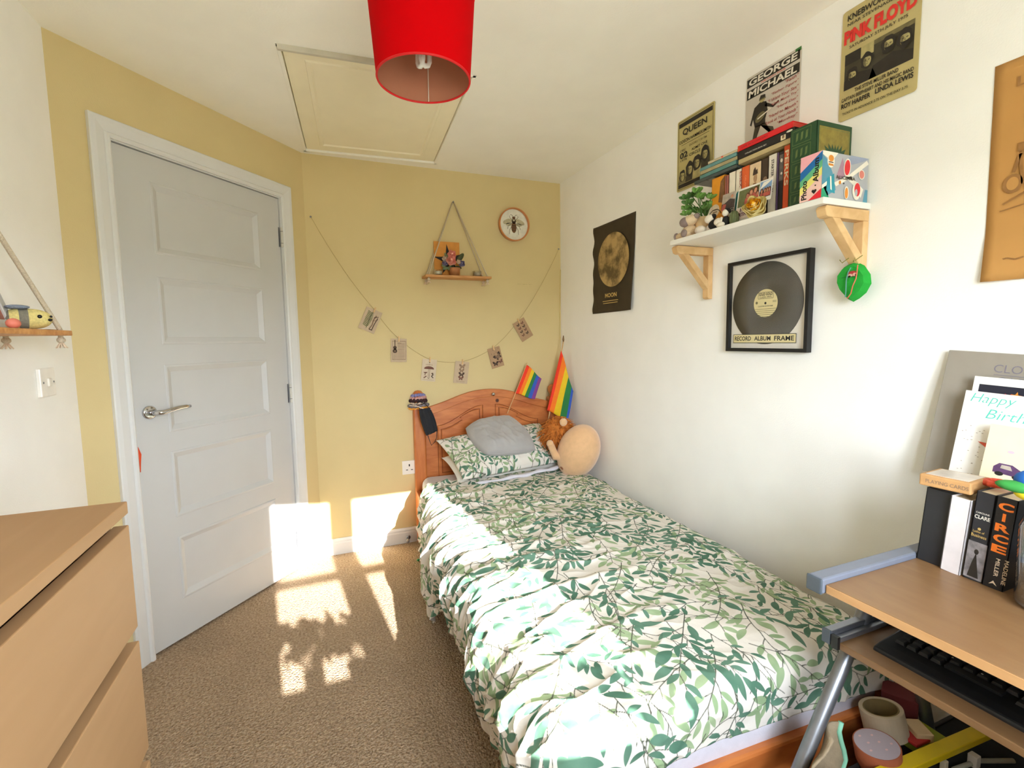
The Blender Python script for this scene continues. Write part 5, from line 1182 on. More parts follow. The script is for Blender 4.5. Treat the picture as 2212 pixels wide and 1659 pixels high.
a_.ell(dA*.52, hA*.72, dA*.075, hA*.20, cs['wh'], rot=-.1); a_.up(); a_.ell(dA*.52, hA*.72, dA*.06, hA*.17, cs['rd'], rot=-.1); a_.ell(dA*.84, hA*.62, dA*.07, hA*.11, cs['wh']); a_.up(); a_.ell(dA*.84, hA*.62, dA*.055, hA*.09, cs['co'])
a_.ell(dA*.52, hA*.17, dA*.05, hA*.14, cs['wh']).ell(dA*.74, hA*.24, dA*.09, hA*.20, cs['wh']); a_.up(); a_.ell(dA*.52, hA*.16, dA*.035, hA*.12, cs['og']); a_.ell(dA*.755, hA*.27, dA*.065, hA*.15, cs['rd']); a_.up(); a_.ell(dA*.73, hA*.2, dA*.03, hA*.08, M_alb); a_.ell(dA*.37, hA*.37, dA*.022, hA*.04, cs['og']); a_.ell(dA*.45, hA*.36, dA*.012, hA*.02, M_ink)
a_.text('ALICE-MA', dA*.28, hA*.44, dA*.42, hA*.075, M_pdark, .02, rot=.02)
a_.build('sticker_print', al, (0, -wA/2, 0), (1, 0, 0), (0, 0, 1))

# stacks lying across the book tops
def flatbook(label, y0, y1, z0, th, x0, x1, cov, pages=M_pages, name='book', cat='book', group=None, rot=0, art=None):
    root = thing(name, label, cat, ((x0+x1)/2, (y0+y1)/2, z0), (0, 0, rot), group); W, D2 = y0-y1, x1-x0; c_ = min(.0018, th*.2)
    mb = MB(); mb.box((-D2/2, -W/2, 0), (D2/2, W/2, c_), cov); mb.box((-D2/2, -W/2, th-c_), (D2/2, W/2, th), cov); mb.box((-D2/2, -W/2, 0), (-D2/2+c_, W/2, th), cov); mb.build('cover', root, bevel=.0006)
    MB().box((-D2/2+c_, -W/2+.002, c_), (D2/2-.002, W/2-.002, th-c_), pages).build('pages', root)
    if art: a_ = Art(); art(a_, W, th); a_.build('spine_print', root, (-D2/2, W/2, 0), **RWALL)
    return root
M_clear = P('clear_case_cream', (190, 172, 128), .2, .06, 40)
flatbook('clear cream wrapped case, lowest of the pile on the right of the book tops', -1.617, -1.832, 1.8545, .017, -.140, -.006, M_clear, P('case_insert', (170, 152, 110)), name='disc_case', cat='case')
flatbook('black boxed case with a pale label under the bright red case', -1.614, -1.832, 1.872, .027, -.140, -.006, cB('black4', (30, 26, 24)), cB('black5', (40, 36, 34)), name='box_set', cat='box', art=lambda a, w, t_: (a.rect(w*.78, t_*.05, w*.86, t_*.6, M_cream), a.up(), a.ell(w*.82, t_*.4, w*.02, t_*.2, M_sepl), a.text('COLLECTION BOX SET', w*.14, t_*.3, w*.40, t_*.16, M_silver), a.ell(w*.92, t_*.75, w*.05, t_*.12, M_silver)))
flatbook('bright red case on top of the pile on the book tops', -1.612, -1.825, 1.8995, .020, -.140, -.006, cB('red', (218, 28, 36)), P('red_pages', (196, 60, 50)), name='disc_case', cat='case', art=lambda a, w, t_: (a.rect(0, 0, w*.03, t_, cB('orangered', (216, 82, 40))), a.text('LIVE IN CONCERT', w*.08, t_*.35, w*.5, t_*.3, cB('darkred', (160, 20, 30)))))
zt_ = 1.8500
for k, (th, y0, y1, c_, lb, rt) in enumerate(((.012, -1.400, -1.606, (74, 84, 84), 'dark grey edged disc case at the bottom of the left pile on the book tops', .02), (.014, -1.428, -1.607, (92, 140, 136), 'teal green disc case second in the left pile on the book tops', -.02),
        (.013, -1.432, -1.605, (172, 160, 122), 'pale beige disc case in the left pile on the book tops', .03), (.013, -1.428, -1.606, (104, 152, 152), 'blue green disc case near the top of the left pile on the book tops', -.01), (.009, -1.470, -1.604, (206, 192, 160), 'cream disc case with a red heart on top of the left pile', .04))):
    flatbook(lb, y0, y1, zt_, th, -.138, -.012, P('case_'+str(c_), c_, .25, .08, 40), P('case_in_'+str(c_), tuple(min(255, int(v*1.12)) for v in c_), .4), name='disc_case', cat='case', group='disc cases piled on the book tops', rot=rt,
             art=(lambda a, w, t_: a.poly([(w*.5, t_*.1), (w*.54, t_*.6), (w*.52, t_*.9), (w*.5, t_*.7), (w*.48, t_*.9), (w*.46, t_*.6)], M_pred) and None) if k == 4 else None)
    zt_ += th+.0006

# pictures leaning in front of the books
def lean_card(label, px4, X, draw, name='photo_print', cat='photo', group=None, th=.0012, mt=M_paperw, tilt=8):
    q_ = [xp(x, y, X) for x, y in px4]; y0 = (q_[0].y+q_[2].y)/2; y1 = (q_[1].y+q_[3].y)/2; z1 = (q_[0].z+q_[1].z)/2; z0 = (q_[2].z+q_[3].z)/2
    z0 = max(z0, ZT+.0005) if X > -.25 else z0
    root = thing(name, label, cat, (X, y0, z0), (0, math.radians(tilt), 0), group); w_, h_ = y0-y1, z1-z0
    MB().box((-th, -w_, 0), (0, 0, h_), mt).build('card_sheet', root)
    a_ = Art(); draw(a_, w_, h_); a_.build('printed_picture', root, (-th, 0, 0), **RWALL); return root
M_skin = P('photo_skin', (196, 136, 106), .5, .3, 90); M_hairb = P('photo_hair', (96, 58, 40), .5, .3, 90); M_photog = P('photo_green', (104, 112, 70), .5, .2, 60); M_photod = P('photo_dark', (70, 58, 56), .5, .3, 60); M_photol = P('photo_light', (176, 164, 150), .5, .2, 60); M_sky = P('photo_sky', (128, 164, 206), .5, .15, 30); M_pcl = P('photo_cloth', (184, 88, 76), .5, .3, 60)
def ph_a(a, w, h):
    a.rect(0, 0, w, h, M_photol); a.up(); a.poly([(0, 0), (w, 0), (w, h*.5), (w*.6, h*.62), (w*.2, h*.4), (0, h*.4)], M_photod); a.up(); a.ell(w*.3, h*.6, w*.13, h*.08, M_photol); a.poly([(0, 0), (w*.3, 0), (w*.36, h*.34), (w*.1, h*.38)], M_pcl); a.ell(w*.75, h*.75, w*.1, h*.1, M_skin)
def ph_b(a, w, h):
    a.rect(w*.05, h*.43, w*.95, h*.94, M_photog); a.up(); 
    for x, y, s_ in ((.45, .72, .09), (.60, .80, .10), (.78, .82, .10), (.88, .70, .07)): a.ell(w*x, h*(y-.16), w*s_*1.3, h*.14, M_pcl); a.up(); a.ell(w*x, h*y, w*s_*.95, h*s_*1.0, M_hairb); a.up(); a.ell(w*x, h*(y-.02), w*s_*.6, h*s_*.75, M_skin)
    a.rect(w*.05, h*.06, w*.95, h*.40, P('card_pale_pink', (238, 222, 212))); a.up(.003)
    a.text('HAPPY', w*.24, h*.27, w*.60, h*.11, P('plum_ink', (112, 66, 82)), .03); a.text('BIRTHDAY', w*.06, h*.12, w*.86, h*.11, P('plum_ink', (112, 66, 82)), .03)
def ph_c(a, w, h):
    a.rect(w*.06, h*.18, w*.94, h*.94, M_sky); a.up(); a.poly([(w*.06, h*.60), (w*.5, h*.72), (w*.94, h*.9), (w*.94, h*.94), (w*.3, h*.9)], M_paperw); a.up(); a.rect(w*.06, h*.18, w*.94, h*.5, M_photod); a.up()
    for x in (.25, .5, .68, .85): a.ell(w*x, h*.48, w*.10, h*.13, M_hairb); a.up(); a.ell(w*x, h*.46, w*.06, h*.08, M_skin); a.rect(w*(x-.1), h*.2, w*(x+.1), h*.38, M_pcl)
G2 = 'photographs leaning on the shelf books'
lean_card('grey toned photograph leaning in front of the amber book', [(1555, 424), (1586, 410), (1562, 456), (1588, 446)], -.155, ph_a, group=G2)
lean_card('birthday photo card with HAPPY BIRTHDAY lettering leaning in the middle of the shelf', [(1584, 410), (1636, 392), (1592, 484), (1642, 462)], -.160, ph_b, name='birthday_card', cat='card', group=G2)
lean_card('white bordered photograph of a group under blue sky leaning right of the birthday card', [(1634, 393), (1664, 382), (1641, 438), (1668, 428)], -.158, ph_c, group=G2)

# faux succulent in its pot
pl = thing('potted_succulent', 'green faux succulent in a cream pot at the left end of the wall shelf', 'plant', (-.125, -1.437, ZT))
M_suc = P('succulent_leaf', (108, 152, 72), .45, .18, 40); M_sucd = P('succulent_leaf_dark', (80, 122, 58), .45, .18, 40)
mb = MB(); mb.lathe([(0, 0), (.024, 0), (.030, .03), (.034, .075), (.030, .075), (.028, .062), (0, .060)], P('cream_pot', (224, 196, 152), .6, .04, 20), 28); mb.build('pot', pl, smooth=True)
for k in range(15):
    an = k*2.4; rr_ = .012+.018*((k*7) % 5)/5; ht = .10+.085*((k*5) % 7)/7; sp_ = .035+.03*((k*3) % 4)/4
    tip = Vector((-.012+math.cos(an)*sp_*.55, math.sin(an)*sp_*1.15+.01, ht))
    mb = MB(); mb.tube([(math.cos(an)*.008, math.sin(an)*.008, .06), (math.cos(an)*rr_, math.sin(an)*rr_, (.06+ht)/2), tip], .0018, M_sucd, 6)
    mt = (M_suc, M_sucd)[k % 2]
    for j in range(7):
        a2 = an+j*.9; el = .25+.12*j; d = Vector((math.cos(a2)*math.cos(el), math.sin(a2)*math.cos(el), math.sin(el))); L = .030-.002*j
        q1 = Vector((0, 0, 1)).rotation_difference(d).to_matrix(); mb.ell(tip+d*L*.5, (.0105, .0045, L*.52), mt, 10, q1)
    lab(mb.build('leaf_cluster', pl, smooth=True), 'rosette of fleshy green leaves') if False else mb.build('leaf_cluster', pl, smooth=True)
# small plush sheep-coloured toys, ornaments
def toy(name, label, cat, parts, loc):
    root = thing(name, label, cat, loc)
    for nm, items in parts:
        mb = MB()
        for c_, r_, mt in items: mb.ell(c_, r_, mt, 16)
        mb.build(nm, root, smooth=True)
    return root
M_tb = P('toy_beige', (222, 200, 168), .95, .06, 80, .4, 400); M_tg = P('toy_grey', (146, 130, 128), .95, .06, 80, .4, 400)
toy('plush_toy', 'small floppy beige and grey plush animal slumped at the left end of the wall shelf', 'soft toy',
    [('body', [((0, 0, .028), (.024, .034, .027), M_tb)]), ('head', [((-.008, -.014, .068), (.024, .032, .021), M_tb)]), ('muzzle', [((-.020, .004, .064), (.017, .026, .019), M_tg)]),
     ('ear', [((-.006, -.044, .078), (.010, .013, .011), M_tg)]), ('leg', [((-.012, .036, .016), (.014, .026, .014), M_tb)]), ('leg', [((-.026, -.010, .014), (.015, .024, .013), M_tb)]), ('foot', [((-.014, .058, .017), (.013, .008, .016), M_tg)]), ('foot', [((-.040, -.014, .016), (.008, .016, .015), M_tg)])], (-.160, -1.402, ZT))
toy('pebble_ornament', 'smooth white pebble ornament beside the grey plush animal', 'ornament', [('pebble', [((0, 0, .016), (.017, .025, .016), P('white_pebble', (226, 216, 206), .5))])], (-.180, -1.482, ZT))
toy('pebble_ornament', 'smooth white pebble ornament behind the first pebble, next to the black figure', 'ornament', [('pebble', [((0, 0, .016), (.015, .022, .016), P('white_pebble', (226, 216, 206), .5))])], (-.160, -1.514, ZT))
M_tw = P('toy_white', (232, 224, 210), .9, .04, 80); M_tk = P('toy_black', (26, 24, 24), .85, .1, 80)
toy('plush_toy', 'tiny black and white plush animal on the front edge of the wall shelf', 'soft toy',
    [('body', [((0, 0, .022), (.018, .036, .020), M_tk)]), ('head', [((-.004, .030, .046), (.015, .020, .016), M_tw)]), ('back_patch', [((-.010, -.020, .024), (.012, .020, .014), M_tw)]), ('foot', [((-.016, -.036, .010), (.010, .018, .010), M_tw)]), ('ear', [((.0, .014, .052), (.008, .012, .010), M_tk)])], (-.176, -1.557, ZT))
mb = MB(); cyk = Vector((-.172, -1.545, ZT+.05)); mb.tube([(cyk.x, cyk.y+.03*math.cos(t_), cyk.z+.026*math.sin(t_)) for t_ in np.linspace(.2, 2.9, 16)], .0014, M_sep, 6); tag(mb.build('wire_hoop', smooth=True), 'thin dark wire hoop rising behind the black and white toy', 'wire')
toy('figurine', 'tiny black and white seated figurine between the toy and the cactus', 'ornament', [('body', [((0, 0, .020), (.013, .015, .020), M_tk)]), ('head', [((-.002, 0, .050), (.011, .012, .013), M_tw)]), ('hair', [((.004, -.002, .056), (.012, .013, .011), M_tk)]), ('arm', [((-.010, .010, .026), (.006, .006, .012), M_tw)])], (-.178, -1.603, ZT))
cct = thing('cactus', 'small dull green cactus ornament in front of the birthday card', 'cactus', (-.178, -1.640, ZT))
mb = MB(); V = []; A = np.array([[((.013*math.sin(p_)**.6)*(1+.12*math.cos(t_*9))*math.cos(t_), (.016*math.sin(p_)**.6)*(1+.12*math.cos(t_*9))*math.sin(t_), .024-.024*math.cos(p_)) for t_ in np.linspace(0, 2*math.pi, 55)] for p_ in np.linspace(.001, math.pi-.001, 14)])
mb.grid(A, P('cactus_green', (98, 108, 72), .8, .2, 120)); mb.build('stem', cct, smooth=True)
ros = thing('rose_ornament', 'yellow and white rose ornament on the front edge of the wall shelf', 'ornament', (-.185, -1.732, ZT))
M_ry = P('rose_yellow', (236, 182, 36), .5, .06, 40); M_rw = P('rose_cream', (238, 226, 168), .5, .05, 40)
mb = rose(Vector((0, 0, .037)), .036, M_rw, (-.80, -.48, .22)); mb.build('outer_petals', ros, smooth=True)
mb = rose(Vector((-.012, -.006, .042)), .021, M_ry, (-.80, -.48, .22)); mb.build('inner_petals', ros, smooth=True)

# leaf pouch hanging from the right bracket
ps = thing('leaf_pouch', 'green felt leaf shaped hanging ornament on the right shelf bracket', 'ornament')
M_felt = P('green_felt', (28, 158, 50), .9, .06, 60, .3, 300); X = -.045
pc_ = [(1843, 564), (1862, 573), (1875, 592), (1877, 612), (1866, 632), (1852, 644), (1838, 652), (1826, 646), (1812, 630), (1805, 612), (1806, 594), (1818, 577), (1832, 568)]
P3 = [xp(x, y, X) for x, y in pc_]; c_ = sum(P3, Vector())/len(P3)
V = [(X+.012, p_.y, p_.z) for p_ in P3]+[(X-.008, c_.y+(p_.y-c_.y)*.8, c_.z+(p_.z-c_.z)*.8) for p_ in P3]+[(X+.018, c_.y, c_.z), (X-.013, c_.y, c_.z)]
n_ = len(P3); F = []
for i in range(n_): j = (i+1) % n_; F += [(i, j, n_+j, n_+i), (n_+i, n_+j, 2*n_+1), (j, i, 2*n_)]
mb = MB(); mb.add(V, F, M_felt); mb.build('leaf_body', ps)
a_ = Art(); o_ = xp(1843, 594, X-.012); M_lbr = P('ladybird_red', (170, 50, 50), .8); M_lbf = P('ladybird_face', (214, 170, 150), .8)
a_.ell(0, .004, .014, .008, M_lbr); a_.up(); a_.ell(-.006, -.001, .007, .005, M_lbf).ell(.007, .001, .006, .005, M_lbf); a_.up(); a_.ell(-.008, -.004, .004, .003, M_ink).ell(.011, -.001, .003, .003, M_ink); a_.line([(-.032, -.006), (-.02, -.004), (.018, -.005)], .0014, P('dark_green_thread', (18, 92, 34))); 
lab(a_.build('stitched_face', ps, (X-.0155, o_.y, o_.z), **RWALL), 'small red and pink stitched bug')
for lst, cc in (([(1838, 578), (1832, 588), (1828, 606), (1827, 630), (1826, 642)], (96, 150, 140)), ([(1853, 572), (1851, 590), (1849, 602), (1842, 618), (1838, 634), (1830, 645)], (214, 110, 88))):
    mb = MB(); mb.tube([xp(x, y, X-.018) for x, y in lst], .0016, P('thread'+str(cc), cc, .8), 6); mb.build('thread', ps, smooth=True)
mb = MB(); mb.tube([xp(1844, 566, X-.003), xp(1845, 556, -.047), xp(1845, 549, -.05)], .0012, P('olive_cord', (128, 128, 54), .8), 6)
ya, yb = -1.948, -1.982
mb.tube([(-.076, ya, 1.476), (-.062, ya+.002, 1.468), xp(1845, 549, -.05), (-.058, yb, 1.470), (-.030, yb-.002, 1.486)], .0013, P('olive_cord', (128, 128, 54)), 6); mb.build('cord', ps, smooth=True)

# ================================================================== desk
DZt = .75; DXF = -.622; DY0, DY1 = -2.320, -3.12
desk = thing('computer_desk', 'pale wood computer desk with grey metal rails in the right corner', 'desk', (-.31, -2.72, 0))
off = Vector((.31, 2.72, 0)); TD_ = Matrix.Translation(off)
MB().box((DXF, DY1, DZt-.017), (-.018, DY0, DZt), M_desk, TD_).build('desktop', desk, bevel=.002)
M_band = wood('desk_edge_band', (196, 150, 100), (184, 138, 88), (8, 1.5, 8), 5, .5)
lab(MB().box((DXF-.0012, DY1, DZt-.0165), (DXF+.0004, DY0-.003, DZt-.001), M_band, TD_).build('edge_band', desk), 'paler front edge')
M_rail = P('blue_grey_rail', (120, 125, 138), .4, .04, 40, metal=.2); M_cap = P('rail_end_cap', (74, 82, 90), .5)
for y in (DY0, DY1-.032):
    r_ = MB(); r_.box((DXF-.008, y, DZt-.020), (-.02, y+.032, DZt+.012), M_rail, TD_); rl = r_.build('side_rail', desk, bevel=.004)
    lab(MB().box((DXF-.013, y-.0005, DZt-.0205), (DXF-.007, y+.0325, DZt+.0125), M_cap, TD_).build('end_cap', rl, bevel=.003), 'dark rail end cap')
ZK = .602
MB().box((-.555, DY1+.02, ZK-.015), (-.10, -2.305, ZK), M_desk, TD_).build('keyboard_tray', desk, bevel=.002)
for y, dy in ((-2.300, .018),):
    r_ = MB(); r_.box((-.565, y, ZK-.006), (-.06, y+dy, ZK+.022), M_steel, TD_); r_.box((-.560, y-.014, ZK+.002), (-.10, y, ZK+.012), M_steel, TD_); rr2 = r_.build('tray_runner', desk, bevel=.002)
    lab(MB().box((-.570, y-.016, ZK-.010), (-.562, y-.002, ZK+.018), M_black, TD_).box((-.570, y+.001, ZK-.007), (-.565, y+dy, ZK+.0225), M_cap, TD_).build('end_cap', rr2), 'black runner end cap')
for y in (-2.288, DY1-.0):
    mb = MB(); mb.tube([(-.33, y, DZt-.02), (-.40, y, .70), (-.655, y, .28), (-.80, y, .03), (-.79, y, .012), (-.06, y, .012)], .0145, M_steel, 14, T=TD_); mb.tube([(-.33, y, .71), (-.08, y, .02)], .0145, M_steel, 14, T=TD_); mb.build('leg', desk, smooth=True)

kb = thing('keyboard', 'black computer keyboard on the pull out tray of the desk', 'keyboard', (-.43, -2.580, ZK), (0, math.radians(-3), math.radians(0)))
mb = MB(); mb.prism([(-.085, 0), (-.082, .012), (-.060, .016), (.07, .028), (.078, .024), (.078, 0)], .46, M_black, frame((0, .23, 0), (1, 0, 0), (0, 0, 1), (0, -1, 0))); mb.build('case', kb, bevel=.004)
kst = MB()
for r_ in range(6):
    x = -.042+.0195*r_
    for k in range(21):
        if r_ == 0 and 4 <= k <= 8: continue
        yk = .212-.0205*k; zz = .0185+.0018*r_
        mb = MB(); mb.prism([(x, yk-.017), (x+.016, yk-.017), (x+.016, yk), (x, yk)], .006, M_black, Matrix.Translation((0, 0, zz)), taper=[(x+.002, yk-.015), (x+.014, yk-.015), (x+.014, yk-.002), (x+.002, yk-.002)])
        if k < 16: mb.build('key', kb)
        else: kst.add(mb.V, mb.F, M_black)
kst.build('keys', kb)['kind'] = 'stuff'
mb = MB(); mb.box((-.042, .045, .0185), (-.026, .128, .024), M_black); mb.build('space_bar', kb)
a_ = Art()
for k in range(40): yk = random.uniform(-.2, .2); xk = random.uniform(-.03, .065); a_.rect(xk, yk, xk+.003, yk+.003, M_silver)
a_.build('key_legends', kb, (0, 0, .034), (1, 0, 0), (0, 1, 0))

# books standing on the desk
XD = -.338; G3 = 'books standing on the desk'
book('plain black book, the one nearest the bed on the desk', -2.322, -2.368, .166, XD+.010, .125, cB('deskblack', (34, 34, 36)), z0=DZt, pages=cB('bp', (60, 58, 58)), lean=math.radians(4), name='book')
book('plain white book between the black ones on the desk', -2.3705, -2.404, .164, XD, .125, cB('deskwhite', (214, 206, 204)), z0=DZt, lean=math.radians(4))
def sp_clare(a, w, h):
    a.rect(0, h*.02, w, h*.44, P('bw_photo', (128, 122, 122), .5, .5, 60)); a.up(); a.poly([(w*.2, h*.04), (w*.8, h*.04), (w*.62, h*.2), (w*.5, h*.32), (w*.34, h*.2)], M_pb); a.ell(w*.5, h*.33, w*.12, h*.03, M_pb)
    a.text('CAROLINE', w*.14, h*.76, w*.7, h*.018, M_silver).text('CLARE', w*.1, h*.70, w*.8, h*.042, M_silver, .02).ell(w*.45, h*.59, w*.09, h*.015, M_gold).text('Ladies of', w*.14, h*.545, w*.6, h*.025, M_gold).text('Business', w*.08, h*.495, w*.8, h*.035, M_gold)
book('black hardback with a grey photograph and white lettering on its spine on the desk', -2.410, -2.440, .186, XD, .135, cB('deskclare', (38, 38, 42)), z0=DZt, pages=P('warm_pages', (226, 206, 176)), spine=sp_clare, lean=math.radians(4))
def sp_circe(a, w, h):
    og = P('circe_orange', (226, 112, 30), .5)
    for k, ch_ in enumerate('CIRCE'): a.text(ch_, w*(.40 if ch_ == 'I' else .14), h*(.86-.115*k), w*(.16 if ch_ == 'I' else .72), h*.085, og, .04)
    a.text('MADELINE', w*.86, h*.35, h*.27, w*.2, P('circe_pale', (214, 190, 160)), .01, rot=-math.pi/2).text('MILLER', w*.46, h*.34, h*.2, w*.2, P('circe_pale', (214, 190, 160)), .01, rot=-math.pi/2); a.poly([(w*.3, h*.04), (w*.5, h*.09), (w*.7, h*.04), (w*.5, h*.06)], P('circe_pale', (214, 190, 160)))
book('black hardback lettered CIRCE in orange on the desk', -2.4425, -2.474, .186, XD-.004, .135, cB('deskcirce', (24, 22, 22)), z0=DZt, pages=P('warm_pages', (226, 206, 176)), spine=sp_circe, lean=math.radians(4))
cdx = thing('card_box', 'tan playing card box lying across the black and white books', 'box', (-.290, -2.366, DZt+.174), (0, math.radians(0), math.radians(4)))
mb = MB(); mb.box((-.056, -.046, 0), (.030, .042, .025), P('tan_box', (188, 142, 90), .6, .08, 40)); mb.build('box_body', cdx, bevel=.003)
mb = MB(); mb.box((-.048, -.038, .0245), (.022, .034, .0258), P('silver_film', (206, 196, 184), .3, .15, 40)); mb.build('lid_label', cdx)
a_ = Art(); a_.text('PLAYING CARDS', .012, .008, .072, .008, M_sepl, .01); a_.build('lettering', cdx, (-.056, .042, 0), **RWALL)
rbx = MB(); rbx.box((-.185, -3.05, DZt), (-.006, -2.335, DZt+.135), P('charcoal_box', (48, 44, 44), .7)); tag(rbx.build('storage_box', bevel=.004), 'charcoal box behind the desk books holding up the grey record sleeve', 'box')
sq_ = xp(2152, 1050, -.275); scr = MB(); A = np.array([[(sq_.x+(.018+(.007*(1+.3*math.sin(t_*11)))*math.cos(u_))*math.cos(t_), sq_.y+(.016+(.007*(1+.3*math.sin(t_*11)))*math.cos(u_))*math.sin(t_), DZt+.194+.006*math.sin(u_)) for u_ in np.linspace(0, 2*math.pi, 11)] for t_ in np.linspace(0, 2*math.pi, 61)])
scr.grid(A, P('red_orange_cloth', (206, 76, 46), .8, .2, 90)); tag(scr.build('scrunchie', smooth=True), 'red orange scrunchie lying on top of the CIRCE book', 'scrunchie')

# record sleeve and cards leaning on the wall behind
M_lp = P('grey_sleeve', (150, 142, 130), .7, .04, 20); M_lpi = P('grey_violet_ink', (122, 116, 128), .7)
lp = thing('record_sleeve', 'large grey record sleeve with faded capitals leaning on the wall behind the desk', 'record sleeve', (-.058, -2.186, DZt+.1355), (math.radians(3.5), math.radians(8), 0))
MB().box((-.004, -.318, 0), (0, 0, .325), M_lp).build('sleeve', lp, bevel=.0015)
a_ = Art(); a_.text('CLOSE TO YOU', .098, .278, .19, .019, M_lpi, -.004).text('CARPENTERS', .106, .248, .17, .019, M_lpi, -.004).rect(.10, .2715, .29, .2728, M_lpi); a_.build('lettering', lp, (-.0042, 0, 0), **RWALL)
def stc(a, w, h):
    a.rect(w*.06, h*.04, w*.97, h*.93, P('navy_card', (30, 32, 48), .5)); a.up()
    for k in range(26):
        x, y = w*(.1+.8*random.random()), h*(.75+.14*random.random()) if k < 9 else h*random.uniform(.1, .7); r_ = w*.055; c_ = [cs['og'], cs['rd'], cs['em'], cs['bl']][k % 4]
        a.poly([(x+r_*(1, .42)[j % 2]*math.cos(math.pi*j/5+k), y+r_*(1, .42)[j % 2]*math.sin(math.pi*j/5+k)) for j in range(10)], c_)
    a.up(); a.rect(w*.32, h*.3, w*.95, h*.80, M_paperw); a.up(); a.text('2', w*.36, h*.72, w*.05, h*.06, M_ink)
def hbc(a, w, h):
    tq = P('turquoise_ink', (88, 196, 178), .6); a.text('Happy', w*.06, h*.86, w*.46, h*.12, tq, -.012, slant=.3).text('Birthday', w*.26, h*.70, w*.70, h*.13, tq, -.010, slant=.3)
    for k in range(70): x, y = w*random.uniform(.05, .95), h*random.uniform(.05, .66); a.rect(x, y, x+.003, y+.0015, M_photol)
    a.up(); cr = P('coral_star', (222, 92, 66), .6); a.poly([(w*.5+.045*(1, .35)[j % 2]*math.sin(math.pi*j/5), h*.42+.045*(1, .35)[j % 2]*math.cos(math.pi*j/5)) for j in range(10)], cr)
def crc(a, w, h):
    pu = P('purple_ink', (88, 58, 96), .6, .3, 60); h0 = h; a.poly([(w*.14, h*.32), (w*.5, h*.30), (w*.46, h*.40), (w*.35, h*.46), (w*.20, h*.46), (w*.14, h*.40)], pu); a.up(); a.ell(w*.22, h*.31, w*.05, h*.03, M_ink).ell(w*.42, h*.30, w*.05, h*.03, M_ink).poly([(w*.22, h*.39), (w*.36, h*.38), (w*.33, h*.44), (w*.23, h*.44)], M_photol); a.ell(w*.30, h*.64, w*.04, h*.02, P('pale_violet', (206, 184, 196), .6))
def dcard(label, cat, y0, w_, h_, x, mt, draw, tilt, roll=3):
    root = thing('greeting_card', label, cat, (x, y0, DZt+.1355), (math.radians(roll), math.radians(tilt), 0), 'greeting cards leaning behind the desk books')
    MB().box((-.0016, -w_, 0), (0, 0, h_), mt).build('card_sheet', root); a_ = Art(); draw(a_, w_, h_); a_.build('printed_picture', root, (-.0016, 0, 0), **RWALL)
dcard('white card with a border of coloured stars, furthest back of the cards', 'card', -2.265, .20, .262, -.082, M_paperw, stc, 7)
dcard('white card with turquoise Happy Birthday handwriting', 'card', -2.262, .172, .228, -.105, M_paperw, hbc, 8)
dcard('cream card with a small purple car drawing in front of the birthday handwriting', 'card', -2.333, .15, .158, -.135, M_cream, crc, 9)

# glass jar of pebbles with a colourful bird on the lid
jr = thing('terrarium_jar', 'glass jar with pebbles, moss and cork lid on the desk at the right edge', 'jar', (-.345, -2.545, DZt))
mb = MB(); mb.lathe([(0, .003), (.046, .003), (.051, .008), (.052, .15), (.046, .168), (.046, .176), (.0435, .176), (.0435, .168), (.0495, .148), (.0485, .011), (0, .008)], glass('jar_glass', (.90, .93, .93), .25), 36); mb.build('glass_body', jr, smooth=True)
mb = MB()
for k in range(110):
    a2 = random.random()*6.283; r_ = .040*math.sqrt(random.random()); mb.ell((r_*math.cos(a2), r_*math.sin(a2), .014+.035*random.random()), (.007, .006, .005), (P('pebble_a', (206, 198, 184), .6, .1, 80), P('pebble_b', (160, 150, 138), .6, .1, 80), P('pebble_c', (226, 222, 214), .6, .1, 80))[k % 3], 8)
o_ = mb.build('pebbles', jr, smooth=True); o_['kind'] = 'stuff'
mb = MB()
for k in range(40):
    a2 = random.random()*6.283; r_ = .034*math.sqrt(random.random()); mb.ell((r_*math.cos(a2), r_*math.sin(a2), .055+.04*random.random()), (.010, .009, .009), P('moss', (72, 82, 36), .95, .3, 100), 8)
mb.build('moss', jr, smooth=True)
mb = MB(); mb.lathe([(0, .170), (.042, .170), (.044, .190), (0, .192)], P('cork', (196, 150, 104), .9, .15, 120), 28); mb.build('cork_lid', jr)
bd = thing('bird_toy', 'blue, green and yellow toy bird perched on the jar lid', 'toy', (-.345, -2.512, DZt+.192))
bb = [('body', [((0, 0, .036), (.024, .034, .022), P('bird_blue', (26, 102, 190), .7, .1, 40))]), ('wing', [((-.016, .018, .024), (.014, .036, .011), P('bird_green', (56, 150, 66), .7, .1, 40))]), ('belly', [((-.012, -.004, .012), (.016, .032, .012), P('bird_yellow', (236, 214, 40), .7, .05, 40))]), ('head', [((-.004, -.034, .062), (.017, .018, .018), P('bird_blue', (26, 102, 190)))])]
for nm, it in bb:
    mb = MB(); [mb.ell(c_, r_, m_, 18) for c_, r_, m_ in it]; mb.build(nm, bd, smooth=True)

